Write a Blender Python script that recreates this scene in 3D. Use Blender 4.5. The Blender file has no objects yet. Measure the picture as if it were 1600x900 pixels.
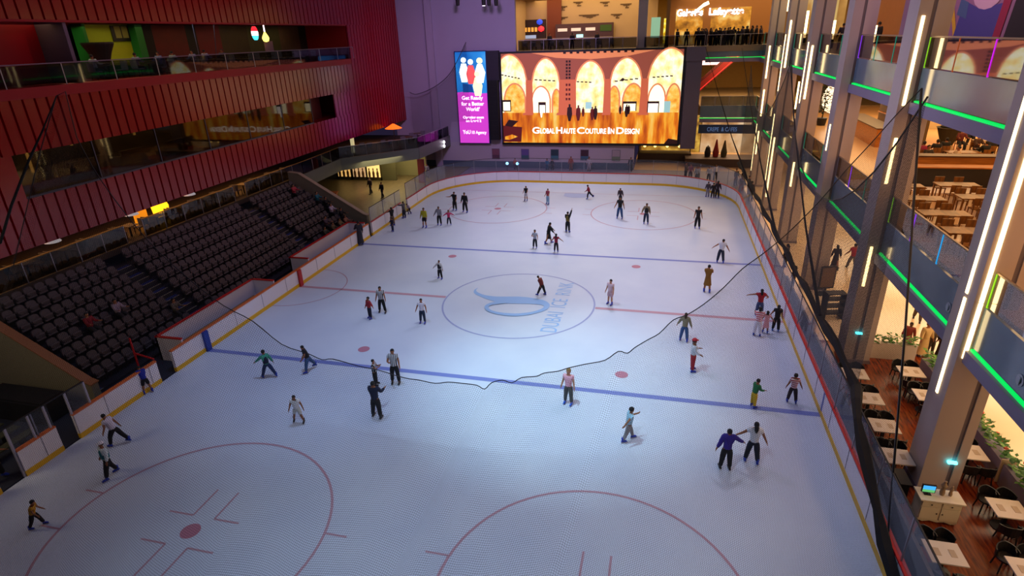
import bpy, bmesh, math, random
from mathutils import Vector, Matrix
random.seed(7)
COL = bpy.context.scene.collection
PI = math.pi

# ---------------------------------------------------------------- helpers
def lin(c):
    return tuple((x / 12.92 if x <= .04045 else ((x + .055) / 1.055) ** 2.4) for x in c)

def rgb(h):
    return tuple(int(h[i:i + 2], 16) / 255 for i in (0, 2, 4))

MATS = {}
def M(name, h=None, rough=.6, metal=0., emit=0., spec=.5, trans=0., alpha=1., noise=0., nscale=3.):
    if name in MATS: return MATS[name]
    m = bpy.data.materials.new(name); m.use_nodes = True
    nt = m.node_tree; b = nt.nodes['Principled BSDF']
    c = lin(rgb(h)) + (1,)
    b.inputs['Base Color'].default_value = c
    b.inputs['Roughness'].default_value = rough
    b.inputs['Metallic'].default_value = metal
    b.inputs['Specular IOR Level'].default_value = spec
    b.inputs['Transmission Weight'].default_value = trans
    b.inputs['Alpha'].default_value = alpha
    if emit:
        b.inputs['Emission Color'].default_value = c
        b.inputs['Emission Strength'].default_value = emit
    # a little procedural variation keeps the surface from reading as flat paint
    if noise and not emit:
        tc = nt.nodes.new('ShaderNodeTexCoord'); n = nt.nodes.new('ShaderNodeTexNoise')
        n.inputs['Scale'].default_value = nscale; n.inputs['Detail'].default_value = 4
        mx = nt.nodes.new('ShaderNodeMix'); mx.data_type = 'RGBA'
        mx.inputs[6].default_value = tuple(x * (1 - noise) for x in c[:3]) + (1,)
        mx.inputs[7].default_value = tuple(min(1, x * (1 + noise)) for x in c[:3]) + (1,)
        nt.links.new(tc.outputs['Object'], n.inputs['Vector'])
        nt.links.new(n.outputs['Fac'], mx.inputs[0]); nt.links.new(mx.outputs[2], b.inputs['Base Color'])
    MATS[name] = m
    return m

def glassy(name, tint, op=.12, rough=.1):
    """thin pane: mostly see-through with a tinted reflecting part"""
    if name in MATS: return MATS[name]
    m = bpy.data.materials.new(name); m.use_nodes = True; nt = m.node_tree
    b = nt.nodes['Principled BSDF']; out = nt.nodes['Material Output']
    b.inputs['Base Color'].default_value = lin(rgb(tint)) + (1,); b.inputs['Roughness'].default_value = rough
    t = nt.nodes.new('ShaderNodeBsdfTransparent'); mx = nt.nodes.new('ShaderNodeMixShader')
    f = nt.nodes.new('ShaderNodeLayerWeight'); f.inputs['Blend'].default_value = .3
    ma = nt.nodes.new('ShaderNodeMath'); ma.operation = 'MULTIPLY_ADD'
    ma.inputs[1].default_value = .35; ma.inputs[2].default_value = op
    nt.links.new(f.outputs['Fresnel'], ma.inputs[0]); nt.links.new(ma.outputs[0], mx.inputs[0])
    nt.links.new(t.outputs[0], mx.inputs[1]); nt.links.new(b.outputs[0], mx.inputs[2])
    nt.links.new(mx.outputs[0], out.inputs['Surface'])
    MATS[name] = m
    return m

def mirror_glass(name, f=.1, tint='ffffff', dark=0., k=.25):
    """clear pane that mirrors the lights across the room; dark = share of smoke in the glass"""
    m = bpy.data.materials.new(name); m.use_nodes = True; nt = m.node_tree; out = nt.nodes['Material Output']; nt.nodes.remove(nt.nodes['Principled BSDF'])
    t = nt.nodes.new('ShaderNodeBsdfTransparent'); g = nt.nodes.new('ShaderNodeBsdfGlossy'); mx = nt.nodes.new('ShaderNodeMixShader')
    t.inputs[0].default_value = tuple(x * (1 - dark) for x in lin(rgb(tint))) + (1,)
    g.inputs['Roughness'].default_value = .03
    w = nt.nodes.new('ShaderNodeLayerWeight'); w.inputs['Blend'].default_value = .35
    ma = nt.nodes.new('ShaderNodeMath'); ma.operation = 'MULTIPLY_ADD'; ma.inputs[1].default_value = k; ma.inputs[2].default_value = f
    nt.links.new(w.outputs['Fresnel'], ma.inputs[0]); nt.links.new(ma.outputs[0], mx.inputs[0]); nt.links.new(t.outputs[0], mx.inputs[1]); nt.links.new(g.outputs[0], mx.inputs[2])
    nt.links.new(mx.outputs[0], out.inputs['Surface']); MATS[name] = m
    return m

class MB:
    def __init__(s): s.v = []; s.f = []; s.m = []; s.uv = None
    def poly(s, pts, m=0):
        b = len(s.v); s.v += [tuple(p) for p in pts]; s.f.append(tuple(range(b, b + len(pts)))); s.m.append(m); return s
    def add(s, vs, fs, m=0):
        b = len(s.v); s.v += [tuple(p) for p in vs]; s.f += [tuple(b + i for i in f) for f in fs]; s.m += [m] * len(fs); return s
    def box(s, x0, x1, y0, y1, z0, z1, m=0):
        v = [(x, y, z) for z in (z0, z1) for y in (y0, y1) for x in (x0, x1)]
        return s.add(v, [(0, 2, 3, 1), (4, 5, 7, 6), (0, 1, 5, 4), (2, 6, 7, 3), (0, 4, 6, 2), (1, 3, 7, 5)], m)
    def obox(s, c, ax, ay, az, m=0):
        """box from centre and three half-axis vectors"""
        c, ax, ay, az = map(Vector, (c, ax, ay, az))
        v = [c + i * ax + j * ay + k * az for k in (-1, 1) for j in (-1, 1) for i in (-1, 1)]
        return s.add(v, [(0, 2, 3, 1), (4, 5, 7, 6), (0, 1, 5, 4), (2, 6, 7, 3), (0, 4, 6, 2), (1, 3, 7, 5)], m)
    def beam(s, a, b, w, h, m=0):
        a, b = Vector(a), Vector(b); d = (b - a); L = d.length; d.normalize()
        up = Vector((0, 0, 1)) if abs(d.z) < .95 else Vector((0, 1, 0))
        r = d.cross(up).normalized(); u = r.cross(d)
        return s.obox((a + b) / 2, d * L / 2, r * w / 2, u * h / 2, m)
    def prism(s, poly, z0, z1, m=0):
        n = len(poly); v = [(x, y, z0) for x, y in poly] + [(x, y, z1) for x, y in poly]
        f = [tuple(reversed(range(n))), tuple(range(n, 2 * n))] + [(i, (i + 1) % n, n + (i + 1) % n, n + i) for i in range(n)]
        return s.add(v, f, m)
    def prismx(s, poly, x0, x1, m=0):
        """polygon in (y,z), extruded in x"""
        n = len(poly); v = [(x0, a, b) for a, b in poly] + [(x1, a, b) for a, b in poly]
        f = [tuple(reversed(range(n))), tuple(range(n, 2 * n))] + [(i, (i + 1) % n, n + (i + 1) % n, n + i) for i in range(n)]
        return s.add(v, f, m)
    def prismy(s, poly, y0, y1, m=0):
        """polygon in (x,z), extruded in y"""
        n = len(poly); v = [(a, y0, b) for a, b in poly] + [(a, y1, b) for a, b in poly]
        f = [tuple(reversed(range(n))), tuple(range(n, 2 * n))] + [(i, (i + 1) % n, n + (i + 1) % n, n + i) for i in range(n)]
        return s.add(v, f, m)
    def tube(s, pts, r, n=6, m=0, caps=True):
        pts = [Vector(p) for p in pts]; rs = r if isinstance(r, (list, tuple)) else [r] * len(pts)
        rings = []; prev = None
        for i, p in enumerate(pts):
            d = (pts[min(i + 1, len(pts) - 1)] - pts[max(i - 1, 0)]).normalized()
            if prev is None:
                up = Vector((0, 0, 1)) if abs(d.z) < .9 else Vector((0, 1, 0)); a = d.cross(up).normalized()
            else:
                a = (prev - d * prev.dot(d)).normalized()
            prev = a; b = d.cross(a)
            rings.append([p + (a * math.cos(2 * PI * k / n) + b * math.sin(2 * PI * k / n)) * rs[i] for k in range(n)])
        v = [q for rg in rings for q in rg]; f = []
        for i in range(len(pts) - 1):
            for k in range(n):
                f.append((i * n + k, i * n + (k + 1) % n, (i + 1) * n + (k + 1) % n, (i + 1) * n + k))
        if caps: f += [tuple(reversed(range(n))), tuple(range(len(v) - n, len(v)))]
        return s.add(v, f, m)
    def lathe(s, prof, c=(0, 0, 0), n=16, m=0, sx=1, sy=1):
        """profile of (radius, height) turned about the vertical"""
        v = []; f = []
        for r, z in prof:
            for k in range(n):
                a = 2 * PI * k / n; v.append((c[0] + r * sx * math.cos(a), c[1] + r * sy * math.sin(a), c[2] + z))
        for i in range(len(prof) - 1):
            for k in range(n): f.append((i * n + k, i * n + (k + 1) % n, (i + 1) * n + (k + 1) % n, (i + 1) * n + k))
        f += [tuple(reversed(range(n))), tuple(range(len(v) - n, len(v)))]
        return s.add(v, f, m)
    def ball(s, c, rx, ry, rz, n=10, m=0, h0=-1., h1=1.):
        prof = []
        k = max(4, n // 2)
        for i in range(k + 1):
            t = h0 + (h1 - h0) * i / k; a = math.asin(max(-1, min(1, t)))
            prof.append((max(.02, math.cos(a)), t))
        b = len(s.v)
        s.lathe(prof, (0, 0, 0), n, m)
        s.v[b:] = [(c[0] + x * rx, c[1] + y * ry, c[2] + z * rz) for x, y, z in s.v[b:]]
        return s
    def xf(s, mat, start=0):
        s.v[start:] = [tuple(mat @ Vector(p)) for p in s.v[start:]]; return s
    def mesh(s, name, mats, smooth=False):
        me = bpy.data.meshes.new(name); me.from_pydata([tuple(v) for v in s.v], [], s.f)
        for m in (mats if isinstance(mats, (list, tuple)) else [mats]): me.materials.append(m)
        me.polygons.foreach_set('material_index', s.m)
        if smooth: me.polygons.foreach_set('use_smooth', [True] * len(s.f))
        me.update()
        return me
    def build(s, name, mats, parent=None, smooth=False, **props):
        o = bpy.data.objects.new(name, s.mesh(name, mats, smooth)); COL.objects.link(o)
        if parent is not None: o.parent = parent
        for k, v in props.items(): o[k] = v
        return o

def empty(name, loc=(0, 0, 0), rz=0., label=None, cat=None, group=None, sc=1.):
    o = bpy.data.objects.new(name, None); COL.objects.link(o)
    o.location = loc; o.rotation_euler = (0, 0, rz); o.scale = (sc,) * 3; o.empty_display_size = .1
    tag(o, label, cat, group)
    return o

def tag(o, label=None, cat=None, group=None, kind=None):
    if label: o['label'] = label
    if cat: o['category'] = cat
    if group: o['group'] = group
    if kind: o['kind'] = kind
    return o

def struct(name, mb, mats, smooth=False, parent=None):
    o = mb.build(name, mats, parent, smooth)
    if parent is None: o['kind'] = 'structure'
    return o

KIDS = {}
def dup(root, loc, rz=0., label=None, group=None, sc=None):
    if root.name not in KIDS: KIDS[root.name] = [(c, list(c.children)) for c in root.children]
    r = root.copy(); COL.objects.link(r); r.location = loc; r.rotation_euler = (0, 0, rz)
    if sc: r.scale = (sc,) * 3 if not isinstance(sc, tuple) else sc
    if label: r['label'] = label
    if group: r['group'] = group
    for c, gs in KIDS[root.name]:
        d = c.copy(); COL.objects.link(d); d.parent = r
        for g in gs:
            e = g.copy(); COL.objects.link(e); e.parent = d
    return r

def text_mb(mb, txt, size, origin, ex, ey, m=0, align='CENTER', depth=.0, off=None, sx=1., width=None):
    """lettering turned into mesh; ex / ey are the writing and up directions"""
    cu = bpy.data.curves.new('lettering', 'FONT'); cu.body = txt; cu.size = size; cu.align_x = align
    cu.extrude = depth
    if off: cu.offset = off
    o = bpy.data.objects.new('lettering', cu); COL.objects.link(o)
    dg = bpy.context.evaluated_depsgraph_get(); dg.update()
    me = bpy.data.meshes.new_from_object(o.evaluated_get(dg))
    if width:
        xs = [v.co.x for v in me.vertices]; sx = width / (max(xs) - min(xs))
        if align == 'LEFT': origin = Vector(origin) - Vector(ex).normalized() * min(xs) * sx
    ex, ey = Vector(ex).normalized(), Vector(ey).normalized(); ez = ex.cross(ey); og = Vector(origin)
    mb.add([og + ex * v.co.x * sx + ey * v.co.y + ez * v.co.z for v in me.vertices], [tuple(p.vertices) for p in me.polygons], m)
    bpy.data.objects.remove(o); bpy.data.curves.remove(cu); bpy.data.meshes.remove(me)

# ---------------------------------------------------------------- camera
CF, CY, CP, CR = 914.543, -.2531, .4073, -.0342
CAM = Vector((7.594, -30.743, 14.609))
_f = Vector((math.sin(CY) * math.cos(CP), math.cos(CY) * math.cos(CP), -math.sin(CP)))
_rt = Vector((math.cos(CY), -math.sin(CY), 0)); _up = _rt.cross(_f)
_r2 = math.cos(CR) * _rt + math.sin(CR) * _up; _u2 = -math.sin(CR) * _rt + math.cos(CR) * _up
cd = bpy.data.cameras.new('camera'); cam = bpy.data.objects.new('camera', cd); COL.objects.link(cam)
cd.lens = 36 * CF / 1600; cd.sensor_width = 36; cd.clip_start = .05; cd.clip_end = 400
mw = Matrix.Identity(4)
for i in range(3): mw[i][0] = _r2[i]; mw[i][1] = _u2[i]; mw[i][2] = -_f[i]; mw[i][3] = CAM[i]
cam.matrix_world = mw
bpy.context.scene.camera = cam

def at(px, py, ax=2, v=0.):
    """the place in the room that a measured sight line reaches on plane axis=v"""
    d = _r2 * ((px - 800) / CF) - _u2 * ((py - 450) / CF) + _f
    t = (v - CAM[ax]) / d[ax]
    return CAM + d * t

# ---------------------------------------------------------------- materials
WHITE = M('white_board', 'e4e0e6', .35, noise=.03)
YEL = M('yellow_kick', 'e0b010', .45)
REDRAIL = M('red_rail', 'b5161c', .4)
ORRAIL = M('orange_rail', 'cf6a33', .45)
BLUEP = M('blue_paint', '1c3c9c', .4)
BLACK = M('black_metal', '0b0a0d', .5)
DARK = M('dark_grey', '1d1b20', .6)
STEEL = M('steel', '8f8c96', .35, .7)
CREAM = M('cream_tile', 'e6cda6', .18, noise=.05, nscale=.6)
GLASS = glassy('rink_glass', '8a92a0', .07, .05)
TGLASS = mirror_glass('tint_glass', .015, 'b8bcc4', .25, .07)
PURPLEWALL = M('lilac_wall', 'a293ab', .8, noise=.04, nscale=.5)
COLMAT = M('column_paint', 'b0a098', .6, noise=.03, nscale=.6)
REDM = M('red_cladding', '8a000c', .2, spec=.5, noise=.06, nscale=.8)
REDSM = M('red_smooth', '8c0210', .5, spec=.3, noise=.05)
GREENLED = M('green_led', '00c850', emit=1.3)
WARMLED = M('warm_led', 'ffdf9c', emit=5.)
FASCIA = M('fascia_panel', '5e7484', .12, spec=.8, noise=.12, nscale=1.2)
WOODRED = None

def grad_wood(name, c1, c2, sc=(1, 1, 1), rough=.35, wscale=2.):
    m = bpy.data.materials.new(name); m.use_nodes = True; nt = m.node_tree; b = nt.nodes['Principled BSDF']
    tc = nt.nodes.new('ShaderNodeTexCoord'); mp = nt.nodes.new('ShaderNodeMapping'); mp.inputs['Scale'].default_value = sc
    n = nt.nodes.new('ShaderNodeTexNoise'); n.inputs['Scale'].default_value = wscale; n.inputs['Detail'].default_value = 5
    r = nt.nodes.new('ShaderNodeValToRGB')
    r.color_ramp.elements[0].position = .35; r.color_ramp.elements[1].position = .65
    r.color_ramp.elements[0].color = lin(rgb(c1)) + (1,); r.color_ramp.elements[1].color = lin(rgb(c2)) + (1,)
    nt.links.new(tc.outputs['Object'], mp.inputs[0]); nt.links.new(mp.outputs[0], n.inputs['Vector'])
    nt.links.new(n.outputs['Fac'], r.inputs[0]); nt.links.new(r.outputs[0], b.inputs['Base Color'])
    b.inputs['Roughness'].default_value = rough
    MATS[name] = m
    return m
WOODRED = grad_wood('red_wood_floor', '4c140c', '8a3a14', (6, .7, 1), .22)
PLANK = grad_wood('promenade_planks', '4c4433', '7a6e50', (1, 8, 1), .4)
OAK = grad_wood('oak_counter', '9c5a1c', 'c47a2c', (.6, 3, 6), .35)
TEAK = grad_wood('teak_table', '5c3410', '8c5a1e', (3, 1, 1), .35)

# ---------------------------------------------------------------- rink
XL, YL, RC = 14.65, 30.3, 7.6
def rink_path(off=0., step=8):
    """boards outline from the left side, round the far end, down the right side"""
    pts = [(-XL - off, -30.2)]
    pts.append((-XL - off, YL - RC))
    for i in range(1, step + 1):
        a = PI - PI / 2 * i / step; pts.append((-XL + RC + (RC + off) * math.cos(a), YL - RC + (RC + off) * math.sin(a)))
    pts.append((XL - RC, YL + off))
    for i in range(1, step + 1):
        a = PI / 2 - PI / 2 * i / step; pts.append((XL - RC + (RC + off) * math.cos(a), YL - RC + (RC + off) * math.sin(a)))
    pts.append((XL + off, -30.2))
    return pts

ICE = bpy.data.materials.new('ice'); ICE.use_nodes = True
_nt = ICE.node_tree; _b = _nt.nodes['Principled BSDF']
_tc = _nt.nodes.new('ShaderNodeTexCoord'); _n = _nt.nodes.new('ShaderNodeTexNoise'); _n.inputs['Scale'].default_value = .35; _n.inputs['Detail'].default_value = 8
_r = _nt.nodes.new('ShaderNodeValToRGB'); _r.color_ramp.elements[0].position = .3; _r.color_ramp.elements[1].position = .7
_r.color_ramp.elements[0].color = lin(rgb('c3cbdc')) + (1,); _r.color_ramp.elements[1].color = lin(rgb('ced5e2')) + (1,)
_nt.links.new(_tc.outputs['Object'], _n.inputs['Vector']); _nt.links.new(_n.outputs['Fac'], _r.inputs[0]); _nt.links.new(_r.outputs[0], _b.inputs['Base Color'])
_b.inputs['Roughness'].default_value = .42; _b.inputs['Specular IOR Level'].default_value = .3
LRED = M('line_red', 'bd93a0', .45, spec=.3); LBLUE = M('line_blue', '7783c0', .45, spec=.3)
LRING = M('ring_blue', '9aa0c8', .45, spec=.3); LLOGO = M('logo_blue', '92b6e2', .45, spec=.3); LCREASE = M('crease_blue', 'a9b6d8', .45, spec=.3)
LDOT = M('dot_red', 'b87a8c', .45, spec=.3)

ice = MB()
pp = rink_path(.02); ice.poly(list(reversed([(x, y, 0) for x, y in pp])), 0)
ZP = .006
def rect(x0, x1, y0, y1, m): ice.poly([(x0, y0, ZP), (x1, y0, ZP), (x1, y1, ZP), (x0, y1, ZP)], m)
def ring(cx, cy, r, w, m, a0=0, a1=2 * PI, n=72, z=ZP):
    k = max(6, int(n * (a1 - a0) / (2 * PI)))
    for i in range(k):
        a, b = a0 + (a1 - a0) * i / k, a0 + (a1 - a0) * (i + 1) / k
        ice.poly([(cx + (r + s) * math.cos(t), cy + (r + s) * math.sin(t), z) for s, t in ((-w / 2, a), (w / 2, a), (w / 2, b), (-w / 2, b))], m)
def disc(cx, cy, r, m, n=24): ice.poly([(cx + r * math.cos(2 * PI * i / n), cy + r * math.sin(2 * PI * i / n), ZP) for i in range(n)], m)
rect(-XL, -4.57, -.14, .14, 1); rect(4.57, XL, -.14, .14, 1)
rect(-XL, XL, -8.7, -8.4, 2); rect(-XL, XL, 8.42, 8.7, 2)
ring(0, 0, 4.5, .1, 3)
for sx in (-1, 1):
    for cy in (-19.29, 19.72):
        cx = sx * 6.55
        ring(cx, cy, 4.5, .09, 1); disc(cx, cy, .32, 6)
        for ax in (-1, 1):
            for ay in (-1, 1):
                x0, y0 = cx + ax * .42, cy + ay * .62
                rect(min(x0, x0 + ax * .95), max(x0, x0 + ax * .95), y0 - .035, y0 + .035, 1)
                rect(x0 - .035, x0 + .035, min(y0, y0 + ay * 1.25), max(y0, y0 + ay * 1.25), 1)
        for ay in (-1, 1):
            for ax in (-1, 1):
                xx = cx + ax * 4.45
                rect(min(xx, xx + ax * .75), max(xx, xx + ax * .75), cy + ay * .85 - .035, cy + ay * .85 + .035, 1)
    for cy in (-6.97, 6.97): disc(sx * 6.55, cy, .3, 6)
rect(-XL + .6, XL - .6, 26.17, 26.23, 1)
# goal crease and the half circle of the timekeeper
ice.poly([(-1.3, 26.1, ZP + .002), (1.3, 26.1, ZP + .002)] + [(1.3 * math.cos(a), 25.2 - .75 * math.sin(a), ZP + .002) for a in [PI * i / 10 for i in range(11)]][0:11], 5)
ring(-XL, 0, 3., .06, 1, -PI / 2, PI / 2)
# emblem: a long calligraphic stroke closing into a loop, and the rink's name
def stroke(pts, ws, m):
    n = len(pts); L = []; R = []
    for i in range(n):
        d = (Vector(pts[min(i + 1, n - 1)]) - Vector(pts[max(i - 1, 0)])).normalized(); nn = Vector((-d.y, d.x))
        L.append(Vector(pts[i]) + nn * ws[i] / 2); R.append(Vector(pts[i]) - nn * ws[i] / 2)
    for i in range(n - 1):
        z = ZP + .001 + i * .0003; ice.poly([(*R[i], z), (*R[i + 1], z), (*L[i + 1], z), (*L[i], z)], m)
def smooth_path(pts, k=6):
    out = []
    for i in range(len(pts) - 1):
        p0, p1, p2, p3 = [Vector(pts[max(0, min(len(pts) - 1, j))]) for j in (i - 1, i, i + 1, i + 2)]
        for t in range(k):
            u = t / k; out.append(.5 * ((2 * p1) + (-p0 + p2) * u + (2 * p0 - 5 * p1 + 4 * p2 - p3) * u * u + (-p0 + 3 * p1 - 3 * p2 + p3) * u ** 3))
    out.append(Vector(pts[-1])); return out
def zpx(a, b): q = at(670 + a / 5, 420 + b / 5); return (q.x, q.y)
sp = smooth_path([(*zpx(a, b), w) for a, b, w in ((382, 150, .04), (362, 168, .12), (372, 190, .26), (420, 212, .34), (500, 232, .6), (600, 244, .95), (720, 247, 1.0), (820, 255, .8), (890, 268, .6), (922, 290, .35), (900, 318, .3), (830, 342, .28), (740, 358, .32), (650, 362, .34), (540, 350, .28), (470, 328, .24), (452, 302, .24), (475, 282, .3), (540, 268, .4), (610, 258, .5))])
stroke([(p.x, p.y) for p in sp], [p.z for p in sp], 4)
a0, a1 = Vector((*zpx(995, 498), 0)), Vector((*zpx(1135, 112), 0)); ex = (a1 - a0).normalized(); ey = Vector((-ex.y, ex.x, 0))
text_mb(ice, 'DUBAI  ICE  RINK', 1.3, (a0.x, a0.y, ZP + .001), ex, ey, 4, 'LEFT', width=(a1 - a0).length)
ICEOBJ = struct('floor', ice, [ICE, LRED, LBLUE, LRING, LLOGO, LCREASE, LDOT])

# boards: runs between the openings, each its own thing with panels, kick plate, rail, posts and glass
def lerp_path(pts, s0, s1, step=1.2):
    """the stretch of a polyline between two lengths along it"""
    acc = 0; P = []
    for i in range(len(pts) - 1):
        a, b = Vector(pts[i]), Vector(pts[i + 1]); L = (b - a).length
        k = max(1, int(L / step + .5))
        for j in range(k + 1):
            t = acc + L * j / k
            if s0 - 1e-6 <= t <= s1 + 1e-6: P.append(a.lerp(b, j / k))
        if acc < s0 < acc + L: P.append(a.lerp(b, (s0 - acc) / L))
        if acc < s1 < acc + L: P.append(a.lerp(b, (s1 - acc) / L))
        acc += L
    def par(p):
        acc = 0; best = (1e9, 0)
        for i in range(len(pts) - 1):
            a, b = Vector(pts[i]), Vector(pts[i + 1]); L = (b - a).length; t = max(0, min(1, (p - a).dot(b - a) / L / L))
            dd = (a.lerp(b, t) - p).length
            if dd < best[0] - 1e-6: best = (dd, acc + t * L)
            acc += L
        return best[1]
    P = sorted(P, key=par); out = []
    for p in P:
        if not out or (p - out[-1]).length > .03: out.append(p)
    return out
PATH = rink_path(0., 10)
def wallrun(mb, P, off0, off1, z0, z1, m=0):
    n = len(P); N = []
    for i in range(n):
        d = (P[min(i + 1, n - 1)] - P[max(i - 1, 0)]).normalized(); N.append(Vector((-d.y, d.x)))
    A = [P[i] + N[i] * off0 for i in range(n)]; B = [P[i] + N[i] * off1 for i in range(n)]
    v = []
    for i in range(n): v += [(*A[i], z0), (*A[i], z1), (*B[i], z1), (*B[i], z0)]
    f = []
    for i in range(n - 1):
        for k in range(4): f.append((i * 4 + k, i * 4 + (k + 1) % 4, (i + 1) * 4 + (k + 1) % 4, (i + 1) * 4 + k))
    f += [(3, 2, 1, 0), (n * 4 - 4, n * 4 - 3, n * 4 - 2, n * 4 - 1)]
    mb.add(v, f, m)
def boards(s0, s1, label, rail=REDRAIL, glass=True, zg=2.55, step=1.2, painted=()):
    P = lerp_path(PATH, s0, s1, step); c = P[0]
    t = empty('rink_boards', (0, 0, 0), 0, label, 'boards')
    b = MB(); wallrun(b, P, 0, .12, .22, 1.1)
    for i in range(0, len(P), 2):       # panel joints
        d = (P[min(i + 1, len(P) - 1)] - P[max(i - 1, 0)]).normalized(); n = Vector((-d.y, d.x)); q = P[i] - n * .004
        b.beam((*q, .24), (*q, 1.09), .02, .02, 1)
    for (y, mm) in painted:
        x = -XL if s1 < 60 else XL
        if x < 0: b.box(x - .135, x + .135, y - .16, y + .16, 0, 1.11, mm)
        else: b.box(x - .012, x + .13, y - .07, y + .07, .2, 1.11, mm)
    b.build('panel', [WHITE, M('joint', '8f8a98', .6), BLUEP if s1 < 60 else M('panel_blue', '5a68b0', .5), REDRAIL if s1 < 60 else M('panel_red', 'b8606c', .5)], t)
    k = MB(); wallrun(k, P, -.02, .13, 0, .22); k.build('kick_plate', YEL, t)
    r = MB(); wallrun(r, P, -.02, .15, 1.1, 1.16); r.build('top_rail', rail, t)
    if glass:
        g = MB(); wallrun(g, P, .055, .07, 1.16, zg); g.build('glass_pane', GLASS, t)
        for i in range(0, len(P), 2):
            q = P[i]; d = (P[min(i + 1, len(P) - 1)] - P[max(i - 1, 0)]).normalized(); n = Vector((-d.y, d.x)); q = q + n * .06
            MB().beam((*q, 1.16), (*q, zg), .04, .05).build('post', STEEL, t)
        h = MB(); wallrun(h, P, .04, .085, zg, zg + .035); h.build('glass_cap', DARK, t)
    return t
# the left side is at path length s = y + 30.2
def yl(y): return y + 30.2
boards(yl(-18.3), yl(-16.75), 'short white rink board panel between the two nearest left gateways', ORRAIL, zg=2.15, step=.8)
boards(yl(-24), yl(-19.2), 'white rink board run at the very bottom left before the first gateway', ORRAIL, zg=2.15)
boards(yl(-16.0), yl(-11.7), 'white rink board run that the blue shirted skater leans on', ORRAIL, glass=False)
boards(yl(-10.75), yl(-.05), 'long white rink boards with the blue post before the near penalty box', ORRAIL, glass=False, painted=((-8.57, 2),))
boards(yl(-.0), yl(8.2), 'white rink boards with orange rail from red centre post to far penalty box', ORRAIL, glass=False, painted=((.1, 3), ))
boards(yl(8.95), yl(10.15), 'short white board panel right beside the far penalty box gate', ORRAIL, glass=False, step=.6)
boards(yl(10.65), yl(16.6), 'white rink board run where skaters hold on by the promenade', REDRAIL, zg=2.3)
totL = sum((Vector(PATH[i + 1]) - Vector(PATH[i])).length for i in range(len(PATH) - 1))
boards(yl(17.9), totL - 58.3, 'curved white rink boards round the far end below the big screen', REDRAIL, zg=2.55)
boards(totL - 58.0, totL - 4.0, 'long right side rink boards with bright red top rail', REDRAIL, zg=2.7, painted=((-8.57, 2), (8.57, 2), (.1, 3)))
# the glass screen line along the near left gateways
t = empty('glass_screen', (-XL - .06, -19.2, 0), 0, 'low dark railed glass screen line along the nearest left gateways', 'screen')
for y in (-18.33, -17.5, -16.88, -15.98, -15.15): MB().beam((0, y + 19.2, 1.16 if y in (-17.5, ) else .0 if y in (-16.88, -18.33) else 1.16), (0, y + 19.2, 2.15), .07, .07).build('post', M('post_pale', 'a8a4b4', .4), t)
MB().box(-.008, .008, 3.22, 4.05, 1.16, 2.13).build('glass_pane', GLASS, t)
MB().beam((0, -6, 2.17), (0, 4.08, 2.17), .05, .05).build('top_rail', BLACK, t)
# penalty boxes behind the left boards
def pbox(y0, y1, x1, label):
    t = empty('penalty_box', (-XL - .14, (y0 + y1) / 2, 0), 0, label, 'penalty box')
    d = x1
    b = MB().box(-d, -d + .1, -(y1 - y0) / 2, (y1 - y0) / 2, 0, 1.3).box(-d, 0, (y1 - y0) / 2 - .1, (y1 - y0) / 2, 0, 1.3).box(-d, 0, -(y1 - y0) / 2, -(y1 - y0) / 2 + .1, 0, 1.3)
    b.build('wall_panel', M('box_white', 'cfcad6', .5), t)
    r = MB().box(-d - .02, -d + .12, -(y1 - y0) / 2, (y1 - y0) / 2, 1.3, 1.36).box(-d, 0, (y1 - y0) / 2 - .12, (y1 - y0) / 2 + .02, 1.3, 1.36).box(-d, 0, -(y1 - y0) / 2 - .02, -(y1 - y0) / 2 + .12, 1.3, 1.36)
    r.build('red_rail', REDRAIL, t)
    MB().box(-d + .25, -d + .65, -(y1 - y0) / 2 + .5, (y1 - y0) / 2 - .5, .38, .45).box(-d + .3, -d + .6, -(y1 - y0) / 2 + .7, -(y1 - y0) / 2 + .8, 0, .38).box(-d + .3, -d + .6, (y1 - y0) / 2 - .8, (y1 - y0) / 2 - .7, 0, .38).build('bench', M('bench_wood', '7a5f40', .6), t)
    MB().box(-d + .12, -.02, -(y1 - y0) / 2 + .12, (y1 - y0) / 2 - .12, 0.001, .03).build('floor_mat', M('box_mat', '8f8aa4', .6), t)
    return t
pbox(-9.9, -2.2, 1.55, 'near white penalty box with red rail behind the left boards')
pbox(1.6, 9.8, 1.45, 'far white penalty box with red rail behind the left boards')
rd = MB().beam((-XL - .2, -11.6, 1.18), (-XL - 1.6, -11.3, 1.18), .06, .06).beam((-XL - 1.6, -11.3, .0), (-XL - 1.6, -11.3, 2.0), .06, .06).beam((-XL - .2, -11.6, 1.1), (-XL - .2, -11.6, 0), .06, .06)
tag(rd.build('gate_rail', REDRAIL), 'red metal gate rail before the near penalty box', 'rail')
# ---------------------------------------------------------------- left side: floors, tiers, red building
FX = -22.6
g = MB().box(-40, -XL - .13, -34, 38, -.3, -.02, 0)
struct('floor', g, [M('rubber_floor', '1e2334', .7, noise=.1)])
struct('floor', MB().box(-30, -XL - .15, 13.6, 37.6, -.02, .02), PLANK)
struct('floor', MB().box(-XL - .1, 50, 30.5, 37.7, -.25, -.005), M('walkway', '6b6a7c', .6, noise=.05))
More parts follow.
